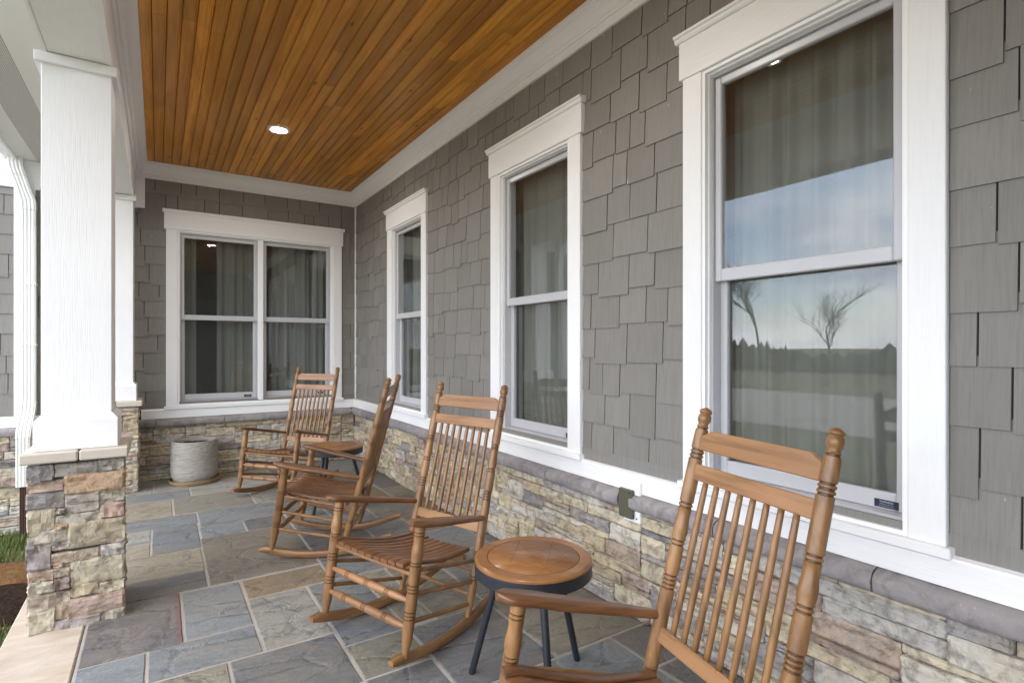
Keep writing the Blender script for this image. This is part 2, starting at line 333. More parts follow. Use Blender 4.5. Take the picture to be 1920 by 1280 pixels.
_m = Mat('gravel_drive', 0.95, 0.1); DRIVE = _m.set(_m.mix(_m.noise(_m.pos(), 1.2, 6, 0.7), (0.34, 0.30, 0.25), (0.46, 0.42, 0.36)))
_m = Mat('brush', 0.95, 0.1); BRUSH = _m.set(_m.mix(_m.noise(_m.pos(), 1.0, 5), (0.11, 0.10, 0.07), (0.19, 0.17, 0.11)))
_m = Mat('bare_bark', 0.9, 0.1); BARK = _m.set(_m.mix(_m.noise(_m.pos((6, 6, 1)), 3, 4), (0.06, 0.05, 0.042), (0.10, 0.085, 0.07)))
_m = Mat('foundation_concrete', 0.9, 0.1); CONC = _m.set(_m.mix(_m.noise(_m.pos(), 8, 4), (0.30, 0.28, 0.25), (0.38, 0.36, 0.33)))
_m = Mat('room_brown', 0.8, 0.2); ROOM = _m.set((0.36, 0.21, 0.125))
_m = Mat('room_ceiling', 0.8, 0.2); ROOMC = _m.set((0.35, 0.3, 0.25))
_m = Mat('room_floor_wood', 0.45, 0.4); ROOMF = _m.set(_m.mix(_m.noise(_m.pos((12, 1, 1)), 3, 4), (0.12, 0.06, 0.03), (0.2, 0.1, 0.05)))
_m = Mat('dark_cabinet', 0.5, 0.4); CABIN = _m.set(_m.mix(_m.noise(_m.pos(), 5, 3), (0.03, 0.024, 0.02), (0.05, 0.04, 0.034)))
_m = Mat('roof_shingle', 0.9, 0.1); ROOF = _m.set((0.06, 0.06, 0.06))
_m = Mat('sticker_blue', 0.5, 0.3); STICK = _m.set((0.022, 0.028, 0.055))
_m = Mat('sticker_print', 0.5, 0.3); PRINT = _m.set((0.55, 0.58, 0.66))
_m = Mat('rust_metal', 0.7, 0.3); RUST = _m.set((0.07, 0.035, 0.028))

def glass_mat():
    m = bpy.data.materials.new('window_glass'); m.use_nodes = True; t = m.node_tree; t.nodes.clear()
    out = t.nodes.new('ShaderNodeOutputMaterial'); mx = t.nodes.new('ShaderNodeMixShader'); tr = t.nodes.new('ShaderNodeBsdfTransparent'); gl = t.nodes.new('ShaderNodeBsdfGlossy')
    lw = t.nodes.new('ShaderNodeLayerWeight'); lw.inputs['Blend'].default_value = 0.5
    pw = t.nodes.new('ShaderNodeMath'); pw.operation = 'POWER'; pw.inputs[1].default_value = 5.0; t.links.new(lw.outputs['Facing'], pw.inputs[0])
    mu = t.nodes.new('ShaderNodeMath'); mu.operation = 'MULTIPLY_ADD'; mu.inputs[1].default_value = 0.95; mu.inputs[2].default_value = 0.060; mu.use_clamp = True
    tr.inputs[0].default_value = (0.93, 0.95, 0.94, 1); gl.inputs['Roughness'].default_value = 0.004; gl.inputs[0].default_value = (0.95, 0.97, 1, 1)
    geo = t.nodes.new('ShaderNodeNewGeometry'); mp = t.nodes.new('ShaderNodeMapping'); mp.inputs['Scale'].default_value = (2.2, 2.2, 1.4)
    no = t.nodes.new('ShaderNodeTexNoise'); no.inputs['Scale'].default_value = 1.0; no.inputs['Detail'].default_value = 1
    bp = t.nodes.new('ShaderNodeBump'); bp.inputs['Strength'].default_value = 0.012; bp.inputs['Distance'].default_value = 0.05
    t.links.new(geo.outputs['Position'], mp.inputs[0]); t.links.new(mp.outputs[0], no.inputs['Vector']); t.links.new(no.outputs['Fac'], bp.inputs['Height']); t.links.new(bp.outputs[0], gl.inputs['Normal'])
    t.links.new(pw.outputs[0], mu.inputs[0]); t.links.new(mu.outputs[0], mx.inputs[0]); t.links.new(tr.outputs[0], mx.inputs[1]); t.links.new(gl.outputs[0], mx.inputs[2]); t.links.new(mx.outputs[0], out.inputs[0])
    return m
GLASS = glass_mat()
def veil_mat(name, col, alpha, translucent=False):
    m = bpy.data.materials.new(name); m.use_nodes = True; t = m.node_tree; t.nodes.clear()
    out = t.nodes.new('ShaderNodeOutputMaterial'); mx = t.nodes.new('ShaderNodeMixShader'); tr = t.nodes.new('ShaderNodeBsdfTransparent'); df = t.nodes.new('ShaderNodeBsdfDiffuse')
    df.inputs[0].default_value = (*col, 1); mx.inputs[0].default_value = alpha
    sh = df.outputs[0]
    if translucent:
        tl = t.nodes.new('ShaderNodeBsdfTranslucent'); tl.inputs[0].default_value = (*col, 1); m2 = t.nodes.new('ShaderNodeMixShader'); m2.inputs[0].default_value = 0.35
        t.links.new(sh, m2.inputs[1]); t.links.new(tl.outputs[0], m2.inputs[2]); sh = m2.outputs[0]
    t.links.new(tr.outputs[0], mx.inputs[1]); t.links.new(sh, mx.inputs[2]); t.links.new(mx.outputs[0], out.inputs[0])
    return m
SCREEN = veil_mat('insect_screen', (0.26, 0.25, 0.24), 0.16)
CURTAIN = veil_mat('linen_curtain', (0.37, 0.37, 0.345), 0.93, True)
def emit_mat(name, col, s):
    m = bpy.data.materials.new(name); m.use_nodes = True; t = m.node_tree; t.nodes.clear()
    out = t.nodes.new('ShaderNodeOutputMaterial'); e = t.nodes.new('ShaderNodeEmission'); e.inputs[0].default_value = (*col, 1); e.inputs[1].default_value = s
    t.links.new(e.outputs[0], out.inputs[0]); return m
LAMP = emit_mat('lamp_lens', (1.0, 0.95, 0.88), 130.0)
BULB = emit_mat('bulb_glow', (1.0, 0.62, 0.28), 30.0)

# ------------------------------------------------------------------ the setting: ground, drive, floor, ceiling, rooms, roof
GZ = -0.33
tag(MB().add([(-600, -600, GZ), (600, -600, GZ), (600, 600, GZ), (-600, 600, GZ)], [(0, 1, 2, 3)]).build('lawn', LAWN), kind='structure')
tag(MB().add([(-16.7, -300, GZ + .012), (-8.3, -300, GZ + .012), (-8.8, 300, GZ + .012), (-17.6, 300, GZ + .012)], [(0, 1, 2, 3)]).build('gravel_road', DRIVE), kind='structure')

floor = empty('porch_floor'); tag(floor, kind='structure')
MB().box(-2.515, 0.10, -8.6, 0.10, GZ - .05, -0.032).build('slab', CONC, floor)
MB().box(-2.245, 0.0, -8.6, 0.0, -0.031, -0.0045).build('grout_bed', GROUT, floor)
BLUE, DARK, TAN, BRN, GRN, LGT, PURP = (0.205, 0.222, 0.232), (0.145, 0.146, 0.150), (0.345, 0.30, 0.225), (0.235, 0.175, 0.105), (0.25, 0.23, 0.178), (0.315, 0.305, 0.275), (0.162, 0.147, 0.148)
FL = [  # x0, x1, y far, y near, colour: read off the photograph's joints
 (-2.24, -1.862, -3.00, -3.585, PURP), (-1.862, -1.58, -3.02, -3.578, BLUE), (-2.0, -1.58, -3.582, -3.852, BLUE), (-2.24, -2.0, -3.588, -4.25, BLUE),
 (-2.0, -1.717, -3.858, -4.25, GRN), (-1.717, -1.287, -3.862, -4.29, DARK), (-1.578, -1.287, -3.29, -3.855, LGT), (-1.575, -1.145, -3.02, -3.286, BRN),
 (-1.726, -1.143, -2.134, -3.0, (0.19, 0.165, 0.13)), (-2.24, -1.73, -2.744, -3.0, DARK), (-2.24, -1.726, -2.312, -2.74, TAN), (-2.0, -1.72, -1.74, -2.308, BLUE),
 (-2.24, -2.0, -1.74, -2.045, LGT), (-2.24, -2.0, -2.05, -2.308, TAN), (-2.24, -1.71, -1.445, -1.735, BLUE), (-1.708, -1.14, -1.43, -1.855, BLUE),
 (-1.716, -1.432, -1.86, -2.13, BLUE), (-1.43, -1.14, -1.86, -2.13, DARK), (-2.24, -1.863, -0.89, -1.44, TAN), (-1.86, -1.283, -0.865, -1.427, (0.25, 0.235, 0.195)),
 (-1.28, -0.845, -0.865, -1.427, LGT), (-2.24, -1.722, -0.575, -0.885, BLUE), (-1.72, -0.992, -0.35, -0.86, LGT), (-2.24, -2.002, -0.02, -0.57, LGT),
 (-2.0, -1.722, -0.02, -0.57, LGT), (-1.72, -0.99, -0.02, -0.346, TAN), (-0.988, -0.56, -0.02, -0.86, DARK), (-0.556, -0.02, -0.02, -0.60, BLUE),
 (-0.556, -0.25, -0.604, -1.50, GRN), (-0.246, -0.02, -0.604, -1.50, DARK), (-0.842, -0.556, -0.865, -1.427, BLUE), (-1.138, -0.847, -1.432, -1.855, DARK),
 (-0.843, -0.556, -1.432, -2.13, BLUE), (-0.552, -0.25, -1.505, -1.84, BRN), (-0.246, -0.02, -1.505, -1.84, GRN), (-0.552, -0.02, -1.845, -2.40, (0.17, 0.155, 0.135)),
 (-1.138, -0.847, -1.86, -2.13, BLUE), (-1.138, -0.553, -2.135, -2.44, BLUE), (-1.138, -0.72, -2.445, -3.01, DARK), (-0.716, -0.41, -2.445, -2.83, BLUE), (-0.55, -0.405, -2.135, -2.44, GRN),
 (-0.40, -0.02, -2.405, -2.825, BRN), (-0.716, -0.11, -2.835, -3.28, BLUE), (-0.106, -0.02, -2.83, -3.28, DARK), (-1.141, -0.72, -3.014, -3.286, BLUE),
 (-1.283, -1.0, -3.292, -4.002, (0.155, 0.17, 0.185)), (-0.996, -0.847, -3.292, -3.94, GRN), (-0.843, -0.557, -3.29, -4.005, GRN), (-0.553, -0.02, -3.285, -3.90, BLUE),
 (-1.283, -1.0, -4.006, -4.285, (0.20, 0.19, 0.15)), (-0.996, -0.557, -4.01, -4.572, DARK), (-0.553, -0.02, -3.905, -4.570, (0.225, 0.205, 0.165)),
 (-1.283, -1.0, -4.29, -4.85, DARK), (-0.996, -0.262, -4.577, -5.05, BLUE), (-0.258, -0.02, -4.575, -4.845, DARK), (-0.258, -0.02, -4.85, -5.35, DARK),
 (-0.996, -0.5, -5.055, -5.6, GRN), (-0.496, -0.262, -5.055, -5.6, BLUE), (-1.717, -1.287, -4.295, -4.85, BLUE), (-2.24, -1.72, -4.255, -4.85, TAN)]
yy = -5.6
FL += [(-0.258, -0.02, -5.355, -5.6, BLUE), (-2.24, -1.5, -4.855, -5.6, BLUE), (-1.496, -1.0, -4.855, -5.6, LGT)]
while yy > -8.5:
    xx = -2.24
    while xx < -0.1:
        w = random.choice((0.42, 0.56, 0.7)); w = min(w, -0.02 - xx) if -0.02 - xx - w > 0.2 else -0.02 - xx
        FL.append((xx, xx + w - 0.003, yy - 0.004, yy - 0.56, random.choice((BLUE, DARK, TAN, GRN)))); xx += w
    yy -= 0.56
def flag_mesh(w, h, th=0.028, g=0.0055):
    """rectangular slab with slightly wandering, chipped edges"""
    out = []; hw, hh = w / 2 - g, h / 2 - g
    nx, ny = max(3, int(w / 0.05)), max(3, int(h / 0.05))
    cs = [(-hw + 2 * hw * i / nx, -hh) for i in range(nx)] + [(hw, -hh + 2 * hh * i / ny) for i in range(ny)] + [(hw - 2 * hw * i / nx, hh) for i in range(nx)] + [(-hw, hh - 2 * hh * i / ny) for i in range(ny)]
    sd = random.random() * 100
    ring = []
    for x, y in cs:
        k = noise.noise(Vector((x * 9 + sd, y * 9, sd))) * 0.0022 + random.uniform(-1, 1) * 0.0008
        ring.append((x * (1 + k / max(hw, 0.05)), y * (1 + k / max(hh, 0.05))))
    n = len(ring); b = 0.0035
    vs = [(x, y, -th) for x, y in ring] + [(x, y, -b * 0.9) for x, y in ring] + [(x * (1 - b / hw), y * (1 - b / hh), 0) for x, y in ring]
    fs = [(i, (i + 1) % n, n + (i + 1) % n, n + i) for i in range(n)] + [(n + i, n + (i + 1) % n, 2 * n + (i + 1) % n, 2 * n + i) for i in range(n)] + [tuple(range(2 * n, 3 * n))]
    return MB().add(vs, fs).mesh('flagstone')
far_flags = []
for x0, x1, y1, y0, c in FL:
    w, h = x1 - x0, y1 - y0; cx, cy = (x0 + x1) / 2, (y0 + y1) / 2
    k = random.uniform(0.88, 1.12); col = tuple(v * k for v in c)
    o = obj('flagstone', flag_mesh(w, h), SLATE_RED if (x0, y0) == (-2.24, -3.585) else SLATE, floor, loc=(cx, cy, random.uniform(-0.0008, 0.0012)), color=col)
# tan coping along the open edge
yb = -0.02
cop = [(-0.02, -0.9), (-0.906, -1.78), (-1.786, -2.62), (-2.626, -3.462), (-3.468, -4.3), (-4.306, -5.2), (-5.206, -6.1), (-6.106, -7.0), (-7.006, -8.5)]
for a, b in cop:
    mb = MB(); mb.bbox(-2.535, -2.249, b, a, -0.06, 0.001, 0.006); mb.build('coping_stone', COPING, floor)

ceiling = empty('porch_ceiling', (0, 0, 3.095)); tag(ceiling, kind='structure')
MB().box(-2.2, 0.05, -8.6, 0.05, 0.016, 0.06).build('backing', GAPDK, ceiling)
BW = 0.0704; nb = int(2.12 / BW)
def board_mesh(w):
    # tongue-and-groove board with a centre bead: profile across, seen from below
    p = [(-w / 2 + 0.001, 0.014), (-w / 2 + 0.001, 0.004), (-w / 2 + 0.0045, 0), (w / 2 - 0.0150, 0), (w / 2 - 0.0128, 0.0035), (w / 2 - 0.0105, 0.0035), (w / 2 - 0.0085, 0.0006), (w / 2 - 0.0055, 0.0006), (w / 2 - 0.002, 0.004), (w / 2 - 0.002, 0.014)]
    mb = MB(); mb.sweep([[(x, -0.5, z) for x, z in p], [(x, 0.5, z) for x, z in p]]); return mb.mesh('ceiling_board')
bm_board = board_mesh(BW); bm_board.materials.append(CEILW)
for i in range(nb + 1):
    x = -0.055 - BW * i; y = 0.02 + random.uniform(0, 1.5)
    first = True
    while y > -8.4:
        L = random.uniform(1.3, 3.6); y2 = max(y - L, -8.5); ya = min(y, 0.02)
        if y2 < ya - 0.2:
            t = random.gauss(0, 1); k = 1.0 + 0.17 * max(-1.7, min(1.7, t)); hue = random.uniform(-0.07, 0.09)
            obj('ceiling_board', bm_board, None, ceiling, loc=(x, (ya + y2) / 2, random.uniform(-0.0006, 0.0004)), scale=(1, (ya - y2) - 0.0015, 1), color=(k * (1 + hue * .3), k * (1 + hue), k * (1 + 2 * hue)))
        y = y2
# crown moulding profile: (distance out from wall, height below ceiling)
CR = [(0.0, -0.105), (0.010, -0.105), (0.013, -0.097), (0.020, -0.094), (0.023, -0.080), (0.036, -0.060), (0.054, -0.040), (0.064, -0.033), (0.066, -0.022), (0.076, -0.017), (0.078, -0.001), (0.0, -0.001)]
def crown_run(kind):
    mb = MB()
    if kind == 'long': sec = [[(-0.022 - d, -8.5, z) for d, z in CR], [(-0.022 - d, -0.022 - d, z) for d, z in CR]]
    elif kind == 'end': sec = [[(-2.128 + d, -0.022 - d, z) for d, z in CR], [(-0.022 - d, -0.022 - d, z) for d, z in CR]]
    else: sec = [[(-2.128 + d, -8.5, z) for d, z in CR], [(-2.128 + d, -0.022 - d, z) for d, z in CR]]
    mb.sweep(sec); return mb.mesh('crown_moulding')
for k in ('long', 'end', 'beam'): obj('crown_moulding', crown_run(k), WHITE, ceiling)

roof = empty('roof'); tag(roof, kind='structure')
MB().box(-2.99, 7, -9, 0.0, 3.17, 3.3).build('deck', ROOF, roof)
MB().box(-6, 7, 0.02, 6, 3.12, 3.3).build('deck', ROOF, roof)

# ------------------------------------------------------------------ walls: frames (u along the wall, d out from it, z)
class Wall:
    """right: long wall, plane x = 0, outward -x, u = y.  end: plane y = 0, outward -y, u = x"""
    def __init__(s, kind): s.k = kind
    def P(s, u, d, z): return Vector((-d, u, z)) if s.k == 'long' else Vector((u, -d, z))
    def box(s, mb, u0, u1, d0, d1, z0, z1, bev=0.0):
        a, b = s.P(u0, d0, z0), s.P(u1, d1, z1)
        lo = [min(a[i], b[i]) for i in range(3)]; hi = [max(a[i], b[i]) for i in range(3)]
        (mb.bbox(lo[0], hi[0], lo[1], hi[1], lo[2], hi[2], bev) if bev else mb.box(lo[0], hi[0], lo[1], hi[1], lo[2], hi[2])); return mb
    def rot(s): return (0, 0, R(-90)) if s.k == 'long' else (0, 0, 0)   # local +x = along wall, local -y = outward
LONG, END = Wall('long'), Wall('end')
WINS_LONG = [(-2.052, -1.108), (-4.098, -3.142), (-5.745, -4.792)]
WIN_END = [(-1.898, -0.177)]
Z_SILL, Z_HEAD, Z_CAP = 0.695, 2.47, 2.667

# shingle: unit width (x), unit height (z, 0 bottom), wedge in -y
def shingle_mesh():
    mb = MB(); v = [(-.5, 0, 0), (.5, 0, 0), (.5, 0, 1), (-.5, 0, 1), (-.5, -.012, 0), (.5, -.012, 0), (.5, -.004, 1), (-.5, -.004, 1)]
    mb.add(v, [(4, 5, 6, 7), (0, 1, 5, 4), (1, 2, 6, 5), (3, 7, 6, 2), (0, 4, 7, 3)]); me = mb.mesh('shingle'); me.materials.append(SHINGLE); return me
SH = shingle_mesh()
def shingle_field(wall, parent, u0, u1, z0, z1, holes, seed, wmin=0.105, wmax=0.235):
    rnd = random.Random(seed); EXP = 0.1735; base = 0.725; extra = MB(); extra_n = 0; cands = []
    k = 0
    while base + EXP * k < z1:
        zb, zt = base + EXP * k, min(base + EXP * (k + 1) + 0.03, z1)
        cuts = [u0, u1]
        for h0, h1 in holes:
            if zb < Z_CAP: cuts += [h0, h1]
        cuts = sorted(set(c for c in cuts if u0 <= c <= u1))
        for a, b in zip(cuts, cuts[1:]):
            over = any(h0 - 1e-6 <= a and b <= h1 + 1e-6 for h0, h1 in holes) and zb < Z_CAP
            zlow = zb
            if over:
                if zt - 0.03 <= Z_CAP: continue
                zlow = Z_CAP - 0.05
            u = a; ph = 0
            while u < b - 1e-4:
                w = rnd.choice((wmin, wmin * 1.25, (wmin + wmax) / 2, (wmin + wmax) / 2, wmax * 0.9, wmax)) * rnd.uniform(0.94, 1.06)
                if b - u - w < 0.05: w = b - u
                drop = 0 if over else rnd.choice((0, 0.008, 0.020, 0.030, 0.0))
                zz = max(zlow - drop, z0) if not over else zlow
                cands.append((u + w / 2, w - 0.0055, zz, zt))
                u += w
        k += 1
    for u, w, zz, zt in cands:
        p = wall.P(u, 0.0, zz)
        if in_frame(wall.P(u, 0, (zz + zt) / 2), 90): obj('shingle', SH, None, parent, loc=p, rot=wall.rot(), scale=(w, rnd.uniform(0.9, 1.15), zt - zz))
        else: wall.box(extra, u - w / 2, u + w / 2, 0.0, 0.011, zz, zt)
    if extra.v:
        o = extra.build('shingle_courses', SHINGLE, parent); o['kind'] = 'stuff'

# ledge stones: a pool of rough blocks, x -.5...5, z -.5...5, thickness 0..1 towards -y
def stone_unit(seed, nx=9, nz=6, edge=0.16, rough=0.16):
    rnd = random.Random(seed); vs = []; fs = []
    s = Vector((seed * 3.1, seed * 1.7, 0.3))
    for j in range(nz):
        for i in range(nx):
            # cluster grid lines near the rim so edges stay crisp but rounded
            t = i / (nx - 1); q = j / (nz - 1)
            e = lambda k: k + 0.55 * (0.5 - 0.5 * math.cos(math.pi * k) - k) + (0.0 if k in (0, 1) else 0.07 * (k - 0.5)); x = -0.5 + e(t); z = -0.5 + e(q)
            rim = (i in (0, nx - 1)) or (j in (0, nz - 1))
            h = 1.0 + noise.noise(Vector((x * 2.3, z * 2.0, 0)) + s) * rough * 2 + noise.noise(Vector((x * 6, z * 5, 2)) + s) * rough - abs(noise.noise(Vector((x * 3.5, z * 4.5, 7)) + s)) * rough * 1.6 + rnd.uniform(-1, 1) * 0.02
            if rim: h = 0.84 + rnd.uniform(-0.10, 0.08)
            jx = noise.noise(Vector((x * 3, z * 3, 5)) + s) * 0.012; jz = noise.noise(Vector((x * 3, z * 3, 9)) + s) * 0.03
            if (i in (0, nx - 1)) and (j in (0, nz - 1)): h -= 0.06; jx -= math.copysign(0.007, x); jz -= math.copysign(0.016, z)
            vs.append((x + jx, -h, z + jz))
    idx = lambda i, j: j * nx + i
    for j in range(nz - 1):
        for i in range(nx - 1): fs.append((idx(i, j), idx(i + 1, j), idx(i + 1, j + 1), idx(i, j + 1)))
    ring = [idx(i, 0) for i in range(nx)] + [idx(nx - 1, j) for j in range(1, nz)] + [idx(i, nz - 1) for i in range(nx - 2, -1, -1)] + [idx(0, j) for j in range(nz - 2, 0, -1)]
    b = len(vs); vs += [(vs[r][0], 0.0, vs[r][2]) for r in ring]; n = len(ring)
    fs += [(ring[k], b + k, b + (k + 1) % n, ring[(k + 1) % n]) for k in range(n)]
    me = MB().add(vs, fs, True).mesh('stone'); me.materials.append(STONE); auto_smooth(me, 20); return me
STONES = [stone_unit(i + 1) for i in range(14)]
PAL = [((0.47, 0.40, 0.28), 8), ((0.53, 0.465, 0.345), 7), ((0.42, 0.35, 0.24), 6), ((0.48, 0.45, 0.385), 6), ((0.37, 0.29, 0.235), 3), ((0.33, 0.255, 0.215), 2), ((0.27, 0.255, 0.25), 3), ((0.21, 0.195, 0.195), 1), ((0.38, 0.36, 0.33), 4)]
_palw = [c for c, n in PAL for _ in range(n)]
def stone_color(rnd):
    c = rnd.choice(_palw); k = rnd.uniform(1.12, 1.40); return tuple(v * k for v in c)
def pack(rnd, W, H, cw, ch, wr, hr):
    """irregular interlocking stones on a fine grid: list of (u0, u1, v0, v1)"""
    nx, ny = max(1, round(W / cw)), max(1, round(H / ch)); used = [[False] * nx for _ in range(ny)]; out = []
    for j in range(ny):
        for i in range(nx):
            if used[j][i]: continue
            h = min(rnd.choice(hr), ny - j); w = min(rnd.randint(*wr) if h < 3 else rnd.randint(wr[0], max(wr[0], int(wr[1] * 0.75))), nx - i)
            ww = 0
            while ww < w and not used[j][i + ww]: ww += 1
            w = ww
            left = 0
            while i + w + left < nx and not used[j][i + w + left] and left < 3: left += 1
            if 0 < left < 3: w += left
            while h > 1 and any(used[j + b][i + a] for a in range(w) for b in range(h)): h -= 1
            for b in range(h):
                for a in range(w): used[j + b][i + a] = True
            out.append((W * i / nx, W * (i + w) / nx, H * j / ny, H * (j + h) / ny))
    return out
def stone_field(wall, parent, u0, u1, z0, z1, seed, cw=0.030, ch=0.0295, wr=(5, 13), hr=(1, 1, 2, 2, 2, 3, 3), proud=0.042):
    rnd = random.Random(seed); extra = MB(); n = 0
    for a, b, c, d in pack(rnd, u1 - u0, z1 - z0, cw, ch, wr, hr):
        u, z, w, h = u0 + (a + b) / 2, z0 + (c + d) / 2, b - a, d - c
        dep = proud * rnd.uniform(0.72, 1.25)
        if in_frame(wall.P(u, 0, z), 50):
            o = obj('stone', rnd.choice(STONES), None, parent, loc=wall.P(u + rnd.uniform(-1, 1) * .0015, 0.0, z), rot=wall.rot(), scale=((w - 0.0035) * rnd.choice((-1, 1)), dep, (h - 0.0032) * rnd.choice((-1, 1))), color=stone_color(rnd)); n += 1
        else: wall.box(extra, u - w / 2 + .003, u + w / 2 - .003, 0, dep, z - h / 2 + .003, z + h / 2 - .003)
    if extra.v:
        o = extra.build('stone_courses', STONE, parent); o['kind'] = 'stuff'; o.color = (0.46, 0.39, 0.29, 1)
    return n
def cap_mesh(L, seed):
    rnd = random.Random(seed); prof = [(0.0, -0.002), (0.064, -0.002), (0.072, 0.003), (0.076, 0.016), (0.078, 0.036), (0.075, 0.050), (0.066, 0.062), (0.046, 0.070), (0.0, 0.0745)]
    mb = MB(); n = max(4, int(L / 0.06)); sec = []
    for i in range(n + 1):
        x = -L / 2 + L * i / n; e = 0.004 if i in (0, n) else 0
        sec.append([(x + noise.noise(Vector((z * 40, seed, i == 0))) * 0.004, -(d - e) * (1 + 0.10 * noise.noise(Vector((x * 9, z * 30, seed))) + 0.06 * noise.noise(Vector((x * 31, z * 60, seed)))), z + 0.004 * noise.noise(Vector((x * 7, d * 25, seed + 7)))) for d, z in prof])
    mb.sweep(sec, smooth=True); return auto_smooth(mb.mesh('cap_stone'), 50)

def make_wall(name, wall, u0, u1, holes, label, seed, ztop=2.945, stone_z0=0.0, caps=None, board_mat=WHITE_Y, frieze=True, side_trim=None):
    w = empty(name); tag(w, label, 'wall', kind='thing')
    # sheathing with the window openings left out
    mb = MB(); cuts = sorted(set([u0, u1] + [h for hh in holes for h in (hh[0] + 0.09, hh[1] - 0.09)]))
    for a, b in zip(cuts, cuts[1:]):
        if any(a >= h0 and b <= h1 for h0, h1 in holes):
            wall.box(mb, a, b, -0.15, -0.001, GZ - 0.1, 0.70); wall.box(mb, a, b, -0.15, -0.001, 2.475, 3.16)
        else: wall.box(mb, a, b, -0.15, -0.001, GZ - 0.1, 3.16)
    sheath = mb.build('cladding', SHEATH, w)
    shingle_field(wall, sheath, u0, u1, Z_SILL, ztop, holes, seed)
    mb = MB(); wall.box(mb, u0, u1, 0.0, 0.012, Z_SILL - 0.01, 0.755); mb.build('starter_strip', SHINGLE, sheath)
    return w
long_wall = make_wall('house_wall', LONG, -8.6, 0.0, WINS_LONG, 'long grey shingled house wall with three tall windows above a stone base', 5)
end_wall = make_wall('house_wall', END, -2.42, 0.0, WIN_END, 'grey shingled porch end wall around the wide double window', 8)
side_wall = make_wall('house_wall', END, -5.5, -2.424, [], 'sunlit grey shingled wall stretch outside the porch behind the downspout', 21, ztop=2.70)
# stone bases
sb = MB(); LONG.box(sb, -8.6, 0.0, 0.0, 0.018, 0.0, 0.60); sb = sb.build('stone_base', MORTAR_DK, long_wall)
print('long stones', stone_field(LONG, sb, -6.35, -0.045, 0.002, 0.53, 31))
x = MB(); LONG.box(x, -8.55, -6.36, 0.018, 0.045, 0.0, 0.53); o = x.build('stone_courses', STONE, sb); o['kind'] = 'stuff'; o.color = (0.46, 0.39, 0.29, 1)
se = MB(); END.box(se, -2.42, -0.02, 0.0, 0.018, 0.0, 0.60); se = se.build('stone_base', MORTAR_DK, end_wall)
print('end stones', stone_field(END, se, -2.42, -0.035, 0.002, 0.53, 47))
ss = MB(); END.box(ss, -5.5, -2.43, 0.0, 0.018, GZ - 0.1, 0.60); ss = ss.build('stone_base', MORTAR_DK, side_wall)
print('side stones', stone_field(END, ss, -3.6, -2.53, GZ, 0.53, 53, ch=0.035, cw=0.035))
def caps(wall, parent, cuts, seed):
    for i, (a, b) in enumerate(cuts):
        L = b - a - 0.005
        obj('cap_stone', cap_mesh(L, seed + i), CAPST, parent, loc=wall.P((a + b) / 2, 0.0, 0.525), rot=wall.rot())
caps(LONG, sb, [(-0.62, -0.005), (-1.28, -0.62), (-1.92, -1.28), (-2.55, -1.92), (-3.2, -2.55), (-3.84, -3.2), (-4.43, -3.84), (-4.98, -4.505), (-5.565, -4.98), (-6.2, -5.565), (-7.2, -6.2)], 3)
caps(END, se, [(-2.42, -1.98), (-1.98, -1.39), (-1.39, -0.78), (-0.78, -0.08)], 40)
caps(END, ss, [(-4.2, -3.55), (-3.55, -2.99), (-2.99, -2.43)], 60)
# white boards on the walls
def board(wall, parent, u0, u1, d0, d1, z0, z1, name, mat, bev=0.003):
    mb = MB(); wall.box(mb, u0, u1, d0, d1, z0, z1, bev); return mb.build(name, mat, parent)
def sill_board(wall, parent, u0, u1, mat):
    p = [(0.001, 0.6), (0.032, 0.6), (0.032, 0.682), (0.029, 0.688), (0.001, 0.697)]
    mb = MB(); mb.sweep([[wall.P(u0, d, z) for d, z in p], [wall.P(u1, d, z) for d, z in p]]); return mb.build('sill_board', mat, parent)
sill_board(LONG, long_wall, -8.5, -0.0325, WHITE_Y); sill_board(END, end_wall, -2.10, -0.0005, WHITE_X); sill_board(END, side_wall, -5.4, -2.5, WHITE_X)
board(LONG, long_wall, -8.5, -0.0215, 0.001, 0.021, 2.945, 3.094, 'frieze_board', WHITE_Y)
board(END, end_wall, -2.2, -0.0005, 0.001, 0.021, 2.945, 3.094, 'frieze_board', WHITE_X)
board(END, end_wall, -0.022, -0.0015, 0.001, 0.022, 0.70, 2.944, 'corner_strip', WHITE_Z)
board(END, end_wall, -2.158, -2.069, 0.0225, 0.040, 2.645, 2.99, 'beam_end_board', WHITE_Z)
board(END, side_wall, -3.02, -2.878, 0.001, 0.026, 0.66, 2.70, 'corner_board', WHITE_Z)
board(END, side_wall, -5.4, -2.46, 0.001, 0.024, 2.70, 2.95, 'frieze_board', WHITE_X)

